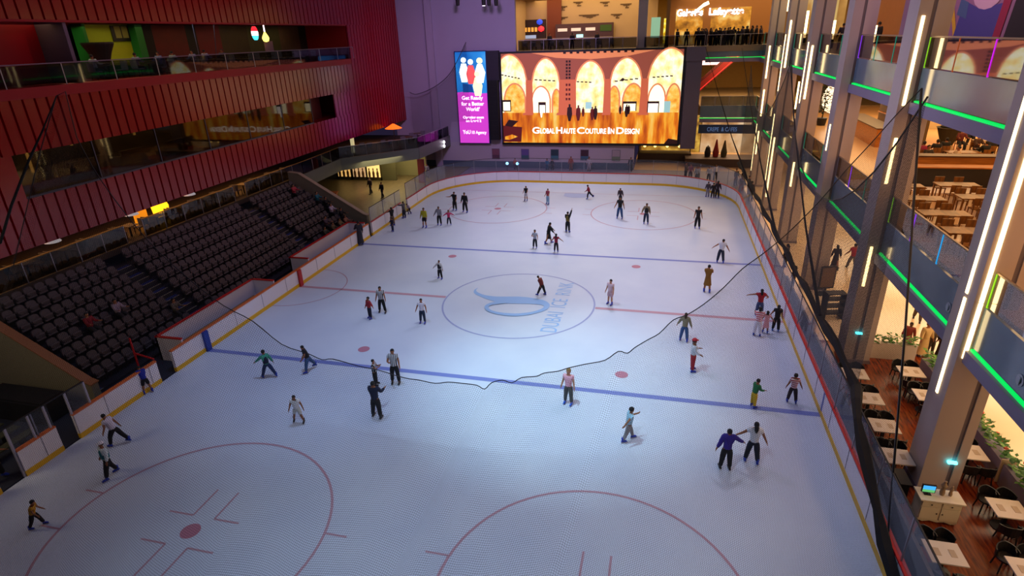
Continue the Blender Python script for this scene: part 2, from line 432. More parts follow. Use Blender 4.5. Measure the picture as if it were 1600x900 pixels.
# tiers
NR = 8
def rowx(i): return -17.3 - .7 * i
def rowz(i): return .1 + .42 * i
st = MB()
for i in range(NR):
    x1 = rowx(i) + .42; x0 = rowx(i) - .28 if i < NR - 1 else rowx(i) - 1.1
    st.box(x0, x1, -13.35, 13.0, 0, rowz(i), 0)
    for ya, yb in ((-13.3, -12.8), (-6.25, -5.2), (5.4, 6.5), (12.4, 12.9)):
        st.box(x1 - .36, x1 + .0, ya, yb, rowz(i), rowz(i) + .003, 1)          # blue carpeted aisle
        if i: st.box(x1, x1 + .3, ya, yb, 0, rowz(i) - .2, 0); st.box(x1 + .24, x1 + .3, ya, yb, rowz(i) - .2, rowz(i) - .19, 2)
        st.box(x1 - .05, x1, ya, yb, rowz(i), rowz(i) + .012, 2)
struct('floor', st, [M('tier_dark', '1c1b26', .7), M('aisle_blue', '1a2c66', .8), M('nosing', '8a8672', .5)])
# stadium seats, each a thing: shell back, pan, two arms' standards
SEATM = M('seat_fabric', '4c4246', .8, noise=.06); SEATD = M('seat_shell', '2a2730', .5)
def make_seat():
    t = empty('stadium_seat', (0, 0, -50), 0, 'grey folding stadium seat', 'seat')
    b = MB()      # backrest: a padded slab with a rounded top, leaning back from +x (towards the ice)
    prof = [(-.23, .42), (-.235, .74), (-.2, .83), (-.12, .87), (.12, .87), (.2, .83), (.235, .74), (.23, .42)]
    for k, (xa, xb, za) in enumerate(((-.25, -.17, .0), )):
        vs = []
        for dx in (-.04, .04):
            for y, z in prof: vs.append((-.13 - (z - .42) * .22 + dx, y, z))
        n = len(prof); b.add(vs, [tuple(range(n)), tuple(reversed(range(n, 2 * n)))] + [(i, n + i, n + (i + 1) % n, (i + 1) % n) for i in range(n)])
    b.build('backrest', SEATM, t)
    s = MB().prismy([(-.14, .36), (-.1, .6), (-.03, .66), (.0, .6), (-.02, .42), (.02, .36)], -.22, .22); s.build('seat_pan', SEATM, t)
    f = MB()
    for y in (-.245, .225): f.box(-.16, .16, y, y + .02, .5, .545).box(-.1, -.05, y, y + .02, 0, .5)
    f.box(-.1, -.06, -.245, .245, .3, .34)
    f.build('frame', SEATD, t)
    return t
seat0 = make_seat()
OCC = [(3, -10.55), (3, -8.9), (1, -6.7), (6, 11.0), (4, 12.0), (3, 12.1), (2, 11.6), (1, 11.9), (1, 9.4), (0, 10.3), (0, 9.2), (0, 11.2), (0, 8.0)]
ordn = ['front', 'second', 'third', 'fourth', 'fifth', 'sixth', 'seventh', 'top']
first = True; cand = []
for i in range(NR):
    for blk, ya, yb in (('nearest', -12.7, -6.35), ('middle', -5.1, 5.35), ('farthest', 6.6, 12.35)):
        n = int((yb - ya) / .53)
        for k in range(n):
            y = ya + (yb - ya) * (k + .5) / n
            if any(i == oi and abs(y - oy) < .27 for oi, oy in OCC): continue
            cand.append(((Vector((rowx(i), y, rowz(i))) - CAM).length, i, blk, y))
cand.sort(key=lambda c: c[0])
solo, rest = cand[:300], cand[300:]
for d, i, blk, y in solo:
    lab = f'empty grey folding stadium seat in the {ordn[i]} row of the {blk} block of the stand'
    grp = f'{blk} block, {ordn[i]} row of the grandstand'
    if first:
        seat0.location = (rowx(i), y, rowz(i)); seat0['label'] = lab; seat0['group'] = grp; first = False
    else: dup(seat0, (rowx(i), y, rowz(i)), 0, lab, grp)
if rest:
    rs = MB()
    for ch in seat0.children:
        me = ch.data
        for d, i, blk, y in rest:
            rs.add([(v.co.x + rowx(i), v.co.y + y, v.co.z + rowz(i)) for v in me.vertices], [tuple(p.vertices) for p in me.polygons], 1 if 'frame' in ch.name else 0)
    tag(rs.build('stadium_seats', [SEATM, SEATD]), 'far grey stadium seats at the back end of the grandstand', 'seats', None, 'stuff')
# sloping end walls of the stand
for y, lab in ((-13.75, 'a'), (13.05, 'b')):
    yy = y + (.0 if y < 0 else 0)
    e = MB().prismy([(-23.2, 0), (-23.2, 4.45), (-22.2, 4.35), (-16.6, 1.0), (-16.3, .9), (-16.3, 0)], yy, yy + .35, 0)
    e.prismy([(-23.2, 4.452), (-23.2, 4.5), (-22.2, 4.4), (-16.6, 1.06), (-16.25, .95), (-16.25, .9), (-16.6, 1.0), (-22.2, 4.35)], yy - .04, yy + .39, 1 if y < 0 else 2)
    struct('wall_side', e, [M('end_wall', '7d7663', .8, noise=.05), M('end_cap_copper', '8a5a3a', .5), M('end_cap_beige', 'a58f78', .6)])
tag(MB().box(-20.5, -16.9, -15.6, -14.4, 0, .95).box(-20.4, -17.0, -15.5, -14.5, .95, 1.0).build('equipment_box', M('box_black', '060507', .7)), 'long black equipment box below the pale end wall of the stand', 'box')
for k_ in range(4):
    tag(MB().box(-19.5 + k_ * .9, -19.1 + k_ * .9, -22.5, -16.3, .38, .44).box(-19.45 + k_ * .9, -19.15 + k_ * .9, -22, -21.9, 0, .38).box(-19.45 + k_ * .9, -19.15 + k_ * .9, -16.9, -16.8, 0, .38).build('bench', M('bench_olive', '3a3a24', .7)), 'long low bench on the dark floor at the lower left', 'bench', 'changing benches at the lower left')
# dining deck behind the stand (floor z 3.75)
struct('floor', MB().box(-34, -23.25, -14, 15.5, 3.4, 3.75), M('deck', '3a3028', .6, noise=.08))
struct('floor', MB().prism([(-34, 15.5), (-23.3, 15.5), (-23.6, 22.5), (-17.8, 29), (-17.2, 37.5), (-34, 37.5)], 3.35, 3.75), M('deck', None))
# soffit over the dining deck and far promenade = underside of the red building
bl = [(-23.3, 13.5), (-23.3, 15.5), (-23.6, 22.5), (-17.8, 29), (-17.2, 37.4)]
fa = MB()
for (xa, ya), (xb, yb) in zip(bl[:-1], bl[1:]):
    d = (Vector((xb, yb)) - Vector((xa, ya))); n = Vector((d.y, -d.x)).normalized() * .1
    fa.add([(xa, ya, 2.6), (xb, yb, 2.6), (xb, yb, 3.78), (xa, ya, 3.78), (xa + n.x, ya + n.y, 2.6), (xb + n.x, yb + n.y, 2.6), (xb + n.x, yb + n.y, 3.78), (xa + n.x, ya + n.y, 3.78)], [(0, 1, 2, 3), (7, 6, 5, 4), (0, 4, 5, 1), (3, 2, 6, 7), (0, 3, 7, 4), (1, 5, 6, 2)])
struct('trim_1', fa, M('balcony_fascia', '5c6460', .45, noise=.05))
def railing(pts, z, h, label, post=1.5, capm=None, glassm=None, posts=None, postm=None):
    """glass balustrade: panes, a handrail, and standing posts each a part"""
    t = empty('glass_railing', (pts[0][0], pts[0][1], z), 0, label, 'railing')
    O = Vector((pts[0][0], pts[0][1], 0)); g = MB(); r = MB()
    for (xa, ya), (xb, yb) in zip(pts[:-1], pts[1:]):
        a = Vector((xa, ya, 0)) - O; b = Vector((xb, yb, 0)) - O; L = (b - a).length; n = max(1, round(L / post))
        g.beam(a + Vector((0, 0, h * .5)), b + Vector((0, 0, h * .5)), .015, h * .92)
        r.beam(a + Vector((0, 0, h)), b + Vector((0, 0, h)), .07, .05)
        for i in range(n + 1):
            q = a.lerp(b, i / n)
            MB().beam(q, q + Vector((0, 0, h)), .04, .05).build('post', (postm[i % len(postm)] if postm else STEEL), t)
    g.build('glass_pane', glassm or TGLASS, t); r.build('handrail', capm or STEEL, t)
    return t
BRASS = M('brass_rail', '9c7434', .4, .6)
railing([(-23.3, -13), (-23.3, -3.7)], 3.75, 1.15, 'brass topped glass railing of the dining deck at far left', 1.6, BRASS)
railing([(-23.3, -2.3), (-23.3, 6.2)], 3.75, 1.15, 'brass topped glass railing in front of the glowing yellow lamp', 1.6, BRASS)
railing([(-23.3, 7.6), (-23.3, 15.5), (-23.6, 22.5)], 3.78, 1.1, 'glass railing at the top end of the stand above the stair wall', 1.6, BRASS)
railing([(-23.6, 22.5), (-17.8, 29), (-17.2, 37.2)], 3.78, 1.1, 'glass railing round the bend of the far left balcony', 1.5, STEEL)

# the red building: bands of ribbed cladding with two long openings
def ribs(mb, y0, y1, z0, z1, pitch=.62, x=FX, d=.11, m=0):
    n = int((y1 - y0) / pitch); y = y0
    pts = [(x, y0)]
    for k in range(n):
        a = y0 + k * pitch
        pts += [(x, a + .04), (x - d, a + .06), (x - d, a + .14), (x, a + .16)]
    pts.append((x, y1))
    for (xa, ya), (xb, yb) in zip(pts[:-1], pts[1:]):
        mb.poly([(xa, ya, z0), (xb, yb, z0), (xb, yb, z1), (xa, ya, z1)], m)
wl = MB()
Y0, Y1 = -30, 39
ribs(wl, Y0, Y1, 16.05, 26); ribs(wl, 25.6, Y1, 5.6, 16.05)
ribs(wl, Y0, 25.6, 10.05, 12.55); ribs(wl, Y0, 25.6, 5.6, 7.95); ribs(wl, Y0, -9, 7.95, 10.05); ribs(wl, 21.3, 25.6, 7.95, 10.05)
wl.box(FX - .2, FX + .03, Y0, 25.6, 12.5, 13.0, 1)
wl.box(FX - .2, FX + .01, Y0, 25.6, 15.95, 16.06, 1)
# solid body behind, slabs and soffits
wl.box(-36, FX - .15, Y0, Y1, 5.55, 7.9, 1); wl.box(-36, FX - .15, Y0, Y1, 10.1, 12.95, 1); wl.box(-36, FX - .15, Y0, Y1, 16.1, 26, 1)
wl.box(-36, FX - .15, 25.6, Y1, 7.9, 16.1, 1)
wl.box(-36, -35.8, Y0, Y1, 5.6, 16.1, 2)
# recessed part at the left of the upper gallery
wl.box(FX - 2.2, FX - 2.0, Y0, -3.9, 13, 16.1, 1)
wl.box(FX - 2.2, FX - .15, -4.1, -3.9, 13, 16.1, 3)
# recessed red end of the lower window
wl.box(FX - 1.6, FX - 1.5, 17.4, 21.3, 7.9, 10.1, 4); wl.box(FX - 1.6, FX - .1, 17.35, 17.45, 7.9, 10.1, 4)
struct('wall_left', wl, [REDM, REDSM, M('back_dark', '1c1210', .9), M('pale_post', '5a4658', .6), M('recess_red', '5a0a14', .6)])
# long lower window
wn = MB().box(FX - .1, FX - .06, -9, 17.4, 8.0, 10.05, 0)
w1 = struct('window_1', wn, [mirror_glass('gallery_glass', .03, 'b0a898', .2, .22)])
wf = MB()
for y in [-9, -4.6, -.2, 4.2, 8.6, 13.0, 17.4]: wf.box(FX - .12, FX - .04, y - .03, y + .03, 8, 10.05)
wf.box(FX - .16, FX + .02, -9, 17.4, 7.93, 8.03)
wf.build('window_frame', M('dark_bronze', '3a3540', .5), w1)
struct('wall_back', MB().box(FX - 3.4, FX - 3.3, -9, 17.3, 7.9, 10.1), grad_wood('curtain_backwall', '54483a', '7c6a54', (1, 6, .3), .8))
# pale furniture silhouettes behind the lower window
random.seed(3)
SOFAM = M('pale_upholstery', '8f8474', .8)
def sofa(loc, rz, label, group):
    t = empty('sofa', loc, rz, label, 'sofa', group)
    MB().box(-.9, .9, -.4, .4, .12, .45).build('seat', SOFAM, t); MB().box(-.9, .9, .28, .45, .45, .95).build('backrest', SOFAM, t)
    MB().box(-1.0, -.82, -.4, .42, .1, .65).build('armrest', SOFAM, t); MB().box(.82, 1.0, -.4, .42, .1, .65).build('armrest', SOFAM, t)
    return t
s0 = sofa((FX - 2.2, -4, 7.9), -PI / 2, 'pale sofa behind the long lower window of the red building', 'sofas behind the long window')
for y in (-.5, 3, 6.5, 10, 13.5): dup(s0, (FX - 2.2, y, 7.9), -PI / 2)
# reflections seen in that glass come from the mall's own lights: two slim wall lamps inside
for y, h in ((-5.9, 1.5), (-3.2, .5), (1.3, .6)):
    tag(MB().box(FX - 3.28, FX - 3.2, y, y + .12, 10 - h, 9.95).build('wall_lamp', M('amber_lamp', 'd9a860', emit=1.2)), 'slim amber wall lamp behind the long lower window', 'lamp', 'slim lamps behind the long window')
# upper gallery: green booth, posts, dark interior panels, illuminated signs
BX = FX - 4.5
def gy_(px): return at(px, 60, 0, BX).y
bo = MB().box(BX - .1, BX, gy_(122), gy_(203), 13, 16.05, 0).box(BX, BX + .75, gy_(122) - .2, gy_(122), 13, 16.05, 1).box(BX - .1, BX + .6, gy_(203), gy_(214), 13, 16.05, 1).box(BX - .1, BX, gy_(122) - .2, gy_(122), 13, 16.05, 1).box(BX, BX + .9, gy_(124), gy_(200), 13, 13.6, 1)
tag(bo.build('dining_booth', [M('lime_wall', '9aa80c', .7, noise=.08), M('green_wall', '0a6a20', .7)]), 'lime and green painted dining booth in the upper red gallery', 'booth')
q = at(160, 96, 0, FX - 2.6)
t = empty('pendant_lamp', (FX - 2.6, q.y, 13.0), 0, 'large black funnel shaped lamp shade in front of the lime wall', 'lamp')
MB().lathe([(.2, 0), (.26, .35), (.62, 1.3), (.85, 1.75), (.85, 1.85), (.2, 1.85)], (0, 0, .15), 20).build('lamp_shade', M('shade_black', '070606', .6), t)
MB().lathe([(.3, 0), (.3, .04), (.05, .08), (.04, .2)], (0, 0, 0), 14).build('base', BLACK, t)
q = at(187, 43, 0, BX + .04)
t = empty('picture', (BX + .02, q.y, 15.45), 0, 'black framed picture hanging on the lime wall', 'picture')
MB().box(0, .05, -.75, .75, -.4, .55).build('frame', BLACK, t)
MB().box(.05, .06, -.5, -.05, -.2, .5).box(.05, .06, .05, .5, -.2, .5).build('print', M('print_tan', '8e8a46', .7), t)
for (a, b, h, nm, w_) in ((214, 240, '080505', 'black', 'left of the dark red one'), (240, 292, '54140f', 'dark red', 'in the middle'), (292, 308, '0c0807', 'narrow black', 'between two red ones'), (308, 345, '5a0d12', 'crimson', 'behind the slanting struts'), (345, 388, '33280f', 'brown', 'left of the glowing oval sign'), (388, 437, '3a3c1c', 'dull olive', 'behind the glowing signs'), (437, 468, '4f3b2a', 'mottled brown', 'right of the menu board'), (468, 495, '1d2018', 'greenish black', 'toward the far end'), (495, 516, '6a5040', 'mottled tan', 'near the cyan lamps'), (516, 528, '14201e', 'dark teal', 'at the very end')):
    tag(MB().box(BX - .1, BX, gy_(a), gy_(b), 13, 16.05).build('back_panel', M('gal_' + nm.replace(' ', '_'), h, .8, noise=.35, nscale=1.5)), f'{nm} back panel of the upper red gallery {w_}', 'panel')
for y0, y1, xx in ((6.2, 6.3, 1.2), (8.3, 8.9, 2.0)):
    tag(MB().beam((FX - 1, y0, 16), (FX - xx - .4, y1 + .6, 13.2), .05, .05).build('diagonal_strut', STEEL), 'thin pale slanting strut in the upper red gallery', 'strut', 'slanting struts in the upper gallery')
t = empty('hanging_sign', (FX - 1.6, at(397, 46, 0, FX - 1.6).y, 15.35), 0, 'glowing red, white and cyan oval hanging sign', 'sign')
sg = MB()
for z0, z1, m in ((-.45, -.12, 0), (-.12, .2, 1), (.2, .55, 2)):
    n = 8; L = [(-.36 * math.sqrt(max(0, 1 - ((z0 + (z1 - z0) * i / n - .05) / .52) ** 2)), z0 + (z1 - z0) * i / n) for i in range(n + 1)]
    sg.prismx([(a, b) for a, b in L] + [(-a, b) for a, b in reversed(L)], -.06, .06, m)
sg.build('sign_face', [M('s_cyan', '48d0e0', emit=1.6), M('s_white', 'ffe8f0', emit=2.2), M('s_red', 'd02030', emit=1.5)], t)
MB().beam((0, 0, .5), (0, 0, .62), .03, .03).build('hanger', BLACK, t)
t = empty('pear_lamp', (FX - 1.6, at(413, 48, 0, FX - 1.6).y, 15.1), 0, 'glowing white and yellow pear shaped sign lamp', 'lamp')
MB().lathe([(.04, .45), (.1, .3), (.24, .05), (.28, -.1), (.2, -.3), (.05, -.36)], (0, 0, 0), 14).build('lamp_body', M('pearl', 'ffe46a', emit=2.2), t)
MB().lathe([(.06, 0), (.05, .5)], (0, 0, .4), 8).build('hanger', M('s_white', None), t)
tag(MB().box(FX - 2, FX - 1.95, at(411, 60, 0, FX - 2).y, at(424, 60, 0, FX - 2).y, 14.0, 14.8).build('menu_board', M('menu', '7a5a68', .7, noise=.2)), 'mauve menu board under the pear lamp', 'board')
for y in (at(519, 53, 0, FX - 3).y, at(526, 53, 0, FX - 3).y): tag(MB().lathe([(.04, -.1), (.16, -.06), (.16, .06), (.04, .1)], (FX - 3, y, 15.0), 12).build('cyan_lamp', M('s_cyan', None)), 'small cyan glowing round lamp at the end of the upper gallery', 'lamp', 'cyan lamps of the upper gallery')
railing([(FX - .02, -30), (FX - .02, 26.3)], 13.0, 1.05, 'long glass railing along the upper red gallery', 3.1, M('rail_mauve', '6a5868', .5, .3))
# warm interior lamps above and under the dining deck
# ---------------------------------------------------------------- far wall, screens, far galleries
WY = 37.6
fw = MB()
fw.box(-24, -8.7, WY, WY + .5, 3.0, 26, 0).box(-19.1, -18.3, WY - .35, WY, 0, 26, 0)
fw.box(-24, 4.75, WY, WY + .5, 0, 3.0, 1).box(-24, 4.75, WY - .03, WY, 0, .75, 2)
fw.box(-8.7, 9.7, WY, WY + .4, 3.0, 12.4, 0)
struct('wall_far', fw, [PURPLEWALL, M('low_wall', 'a79aa8', .8), M('slate_band', '3c4a60', .6)])
# big screen
SX0, SX1, SZ0, SZ1, SY = -10.35, 9.35, 3.05, 12.75, 37.2
scr = empty('led_screen', (0, SY, 0), 0, 'huge glowing video screen showing orange arcades under a red dome edge', 'screen')
MB().box(SX0 - .2, SX1 + .25, .02, .38, SZ0 - .25, SZ1 + .2).build('housing', BLACK, scr)
def em(name, h, s): return M('px_' + name, h, emit=s)
def streak(name, cols, sc, s, detail=3):
    m = bpy.data.materials.new(name); m.use_nodes = True; nt = m.node_tree; b = nt.nodes['Principled BSDF']
    tc = nt.nodes.new('ShaderNodeTexCoord'); mp = nt.nodes.new('ShaderNodeMapping'); mp.inputs['Scale'].default_value = sc
    n = nt.nodes.new('ShaderNodeTexNoise'); n.inputs['Scale'].default_value = 1; n.inputs['Detail'].default_value = detail
    r = nt.nodes.new('ShaderNodeValToRGB'); cr = r.color_ramp
    while len(cr.elements) < len(cols): cr.elements.new(.5)
    for i, (p, c) in enumerate(cols): cr.elements[i].position = p; cr.elements[i].color = lin(rgb(c)) + (1,)
    nt.links.new(tc.outputs['Object'], mp.inputs[0]); nt.links.new(mp.outputs[0], n.inputs['Vector'])
    nt.links.new(n.outputs['Fac'], r.inputs[0]); nt.links.new(r.outputs[0], b.inputs['Emission Color']); b.inputs['Base Color'].default_value = (0, 0, 0, 1)
    b.inputs['Emission Strength'].default_value = s
    return m
PXM = [em('wall', '8c4636', .9), streak('px_bright', [(.2, 'ffb43c'), (.45, 'ffe9a0'), (.6, 'fffbe0'), (.8, 'ffc860')], (1.1, 1, .9), 1.25),
       streak('px_floor', [(.3, 'a83408'), (.48, 'ec7a12'), (.58, 'ffae30'), (.75, 'ffe080')], (1.3, 1, .25), .95, 4), em('dark', '2a0f10', .6),
       em('rim', 'd07a50', 1.), em('white', 'fff4ea', 1.6), em('shop', '9cc8c8', .8), em('hot', 'fff2c0', 1.6), em('pillar', 'b85a3c', .95), em('maroon', '5a1414', .7), streak('px_gold', [(.3, 'e88a1c'), (.5, 'ffc050'), (.7, 'ffe090')], (1.5, 1, 1.5), 1.1)]
pic = MB(); ZL = [0]
def sp_(u, v, d=0): return (SX0 + (SX1 - SX0) * u, -.0 - d, SZ1 - (SZ1 - SZ0) * v)
# picture space: u 0..1, v 0..1 downwards; from the zoomed view of the screen
def U(px): return (px - 340) / (1475 - 340)
def V(py): return (py - 312) / (890 - 312)
def shp(pts, m, d): pic.poly([sp_(U(a), V(b), d) for a, b in pts], m)
shp([(340, 312), (340, 890), (1475, 890), (1475, 312)], 0, 0)
shp([(340, 690), (340, 890), (1475, 890), (1475, 690)], 2, .01)
shp([(540, 312), (700, 345), (920, 358), (1140, 345), (1310, 312)], 4, .01)
for i in range(11): shp([(744 + i * 42, 312), (744 + i * 42, 322), (762 + i * 42, 322), (762 + i * 42, 312)], 3, .02)
def arch(x0, x1, ytop, yspring, m=1, d=.02, rim=True, yb=690):
    L = []; cx = (x0 + x1) / 2
    def half(s, g=0):
        out = []
        for i in range(9):
            t = i / 8; x = cx + s * (abs(x1 - x0) / 2 + g) * (1 - t); y = yspring - (yspring - ytop + g) * (1 - (1 - t) ** 1.9) ** .62
            out.append((x, y))
        return out
    for g, mm, dd in (((10, 4, d - .004), (0, m, d)) if rim else ((0, m, d),)):
        l = half(-1, g); r = half(1, g)
        pts = [(x0 - g, yb)] + l + list(reversed(r))[1:] + [(x1 + g, yb)]
        pts = [(max(340, min(1475, a)), b) for a, b in pts]
        shp(list(reversed(pts)), mm, dd)
arch(290, 500, 322, 470); arch(545, 718, 350, 500); arch(828, 1005, 372, 500); arch(1048, 1232, 358, 490); arch(1278, 1520, 308, 470)
for x0, x1, yt, ys in ((360, 490, 505, 590), (545, 655, 525, 600), (680, 722, 545, 600), (1130, 1245, 515, 600), (1040, 1100, 530, 600), (1285, 1380, 520, 600), (1395, 1470, 520, 600)):
    arch(x0, x1, yt, ys, 7 if x0 in (545, 1285) else 10, .03, True)
for x0, x1 in ((500, 545), (718, 828), (1005, 1048), (1232, 1278)):
    shp([(x0 + 3, 480), (x0 - 4, 700), (x1 + 4, 700), (x1 - 3, 480)], 8, .035)
for k in range(6):
    for j in range(2): shp([(762 + j * 18, 362 + k * 20), (762 + j * 18, 375 + k * 20), (774 + j * 18, 375 + k * 20), (774 + j * 18, 362 + k * 20)], 3, .04)
for k in range(4):
    for j in range(2): shp([(762 + j * 18, 505 + k * 30), (762 + j * 18, 520 + k * 30), (774 + j * 18, 520 + k * 30), (774 + j * 18, 505 + k * 30)], 9, .04)
for (a, b, c, d2, e, f2) in ((340, 440, 470, 468, 6, 0), (560, 474, 705, 484, 5, 0), (832, 490, 935, 496, 4, 0), (1070, 490, 1225, 474, 5, 0), (1300, 470, 1430, 462, 5, 0)):
    n = e
    for i in range(n):
        t0, t1 = i / n, (i + .62) / n
        xa, xb = a + (c - a) * t0, a + (c - a) * t1; y = b + (d2 - b) * t0; shp([(xa, y), (xa, y + 7), (xb, y + 8), (xb, y + 1)], 3, .045)
shp([(340, 605), (340, 680), (398, 680), (398, 605)], 3, .045); shp([(345, 618), (345, 675), (392, 675), (392, 618)], 7, .05)
shp([(582, 620), (582, 690), (632, 690), (632, 620)], 3, .045); shp([(590, 640), (590, 690), (626, 690), (626, 640)], 5, .05)
shp([(1126, 620), (1126, 680), (1212, 680), (1212, 620)], 3, .045); shp([(1132, 634), (1132, 680), (1206, 680), (1206, 634)], 7, .05)
shp([(1278, 620), (1278, 690), (1350, 690), (1350, 620)], 3, .045); shp([(1284, 634), (1284, 690), (1344, 690), (1344, 634)], 5, .05)
shp([(1380, 620), (1380, 690), (1418, 690), (1418, 620)], 6, .05); shp([(890, 622), (890, 665), (930, 665), (930, 622)], 6, .05)
for x0, x1 in ((480, 540), (706, 828), (1000, 1045), (1225, 1285)): shp([(x0, 690), (x0 - 6, 706), (x1 + 6, 706), (x1, 690)], 8, .05)
for x, y, h, mm in ((788, 745, 110, 3), (845, 742, 100, 9), (876, 715, 60, 9), (935, 738, 85, 9), (955, 735, 88, 3), (1112, 700, 55, 3), (1152, 718, 80, 3), (1165, 700, 60, 3)):
    w = h * .13
    shp([(x - w, y - h * .8), (x - w * 1.2, y - h * .4), (x - w * .5, y), (x + w * .5, y), (x + w * 1.2, y - h * .4), (x + w, y - h * .8), (x + w * .4, y - h * .84), (x + w * .4, y - h), (x - w * .4, y - h), (x - w * .4, y - h * .84)], mm, .055)
shp([(598, 720), (590, 650), (612, 650), (606, 720)], 5, .055)
shp([(340, 775), (340, 885), (462, 885), (470, 785)], 9, .055); shp([(352, 775), (380, 735), (445, 745), (400, 785)], 3, .06); shp([(350, 850), (400, 835), (440, 850), (380, 872), (350, 870)], 2, .06)
shp([(1395, 890), (1420, 855), (1475, 865), (1475, 890)], 3, .06)
for (x, y, w) in ((1120, 485, 14),): shp([(x - w, y), (x, y + w * .8), (x + w, y), (x, y - w * .8)], 3, .06)
tx = MB()
# small capitals: big initials and smaller rest
cur = U(540); k = (SX1 - SX0)
words = [('G', 'LOBAL'), ('H', 'AUTE'), ('C', 'OUTURE'), ('I', 'N'), ('D', 'ESIGN')]
wpx = [(540, 690), (700, 828), (838, 1028), (1038, 1080), (1092, 1238)]
for (a, b), (x0, x1) in zip(words, wpx):
    W = (x1 - x0) / 1135 * k; nb = len(b); s1 = .98
    wI = .22 if a == 'I' else (.85 if a in 'GCD' else .72)
    q = sp_(U(x0), V(826), .08)
    text_mb(pic, a, s1, q, (1, 0, 0), (0, 0, 1), 5, 'LEFT', off=.022, width=wI)
    text_mb(pic, b, .8, (q[0] + wI + .08, q[1], q[2]), (1, 0, 0), (0, 0, 1), 5, 'LEFT', off=.02, width=W - wI - .08)
pic.build('display', PXM, scr)
# grey pier right of the screen, with overhanging head
t = MB().box(9.7, 11.25, WY - .9, WY + .4, 2.6, 11.6).box(9.6, 11.5, WY - 1.1, WY + .5, 11.6, 12.95)
struct('wall_pier', t, M('pier_grey', '5d5260', .6))
# narrow banner screen
bn = empty('banner_screen', (0, SY, 0), 0, 'tall narrow glowing banner screen, blue above and magenta below', 'screen')
BX0, BX1, BZ0, BZ1 = -15.75, -12.15, 2.95, 13.05
MB().box(BX0 - .1, BX1 + .1, .02, .38, BZ0 - .1, BZ1 + .1).build('housing', M('banner_case', '2a2a6a', .4), bn)
def bp(u, v, d=0): return (BX0 + (BX1 - BX0) * u, -d, BZ1 - (BZ1 - BZ0) * v)
b = MB(); P_ = lambda pts, m, d: b.poly([bp(u, v, d) for u, v in pts], m)
P_([(0, 0), (0, .45), (1, .45), (1, 0)], 0, 0); P_([(0, .43), (0, 1), (1, 1), (1, .44), (.7, .445), (.3, .42)], 1, .005)
P_([(0.2, .33), (.2, .43), (.55, .43), (.5, .35)], 5, .006)
for cx, cy, s, m1, m2 in ((.27, .12, 1., 2, 2), (.5, .14, 1., 3, 2), (.8, .13, 1.1, 2, 4), (.7, .27, 1.0, 4, 4)):
    n = 12; P_([(cx + .09 * s * math.cos(2 * PI * i / n), cy - .035 + .03 * s * math.sin(-2 * PI * i / n)) for i in range(n)], m2, .012 + cx * .01)
    P_([(cx - .08, cy), (cx - .16 * s, cy + .09), (cx - .1, cy + .2), (cx + .1, cy + .2), (cx + .16 * s, cy + .09), (cx + .08, cy)], m1, .01 + cx * .01)
for i, (s, z, y) in enumerate((('Get Ready', .58, .5), ('for a Better', .58, .565), ("World!'", .58, .625), ('Opening soon', .4, .71), ('on Level 2', .4, .75), ('YoU', .62, .885))):
    wd = (2.55, 2.75, 1.7, 2.55, 1.9, .95)[i]; q = bp((.5 if i < 5 else .24) - wd / 7.2, y + .01, .02); text_mb(b, s, z, q, (1, 0, 0), (0, 0, 1), 6, 'LEFT', off=.012, width=wd)
q = bp(.42, .895, .02); text_mb(b, '10 Agency', .5, q, (1, 0, 0), (0, 0, 1), 6, 'LEFT', off=.008, width=1.8)
b.build('display', [streak('bn_blue', [(.3, '0a5ab8'), (.6, '2890e8'), (.8, '60b8ff')], (.3, 1, .25), 1.), em('mag', 'c23ab8', 1.), em('bw', 'e8fff0', 1.35), em('br', 'e05050', 1.1), em('by', 'fff6b0', 1.35), em('bnavy', '0c4488', .8), em('bwhite', 'fff0ff', 1.5)], bn)
sp = empty('speaker_column', (-11.3, SY, 0), 0, 'tall black loudspeaker column between the two glowing screens', 'speaker')
MB().box(-.55, .55, -.5, .3, 3.4, 10.0).build('cabinet', M('spk', '060508', .7), sp)
g = MB()
for i in range(12): g.box(-.5, .5, -.53, -.5, 3.5 + i * .54, 3.95 + i * .54)
g.build('grille', M('spk_grille', '0f0d12', .8), sp)
MB().box(-.7, .7, -.2, .35, 10.0, 13.1).build('mount', M('mount_dark', '2a2230', .7), sp)
# posters on the low wall
for x, h1, h2, nm in ((-11.5, '7a4a5c', '5a3a4c', 'maroon topped'), (-7.9, '5a4a86', '3a5a6a', 'violet topped'), (-4.35, '243a46', '3a6a7a', 'teal topped'), (-.85, '3c2030', '3a6078', 'dark red topped'), (2.75, '9a8c96', '6a7a6c', 'pale, green edged')):
    t = empty('wall_poster', (x, WY, 1.0), 0, f'{nm} framed poster on the low wall beneath the screen', 'poster')
    MB().box(-.48, .48, -.07, -.02, 0, 1.25).build('frame', M('frame_grey', '6a6470', .5), t)
    MB().box(-.43, .43, -.08, -.07, .5, 1.2, 0).box(-.43, .43, -.08, -.07, .05, .5, 1).build('print', [M('po1' + nm, h1, .6), M('po2' + nm, h2, .6)], t)
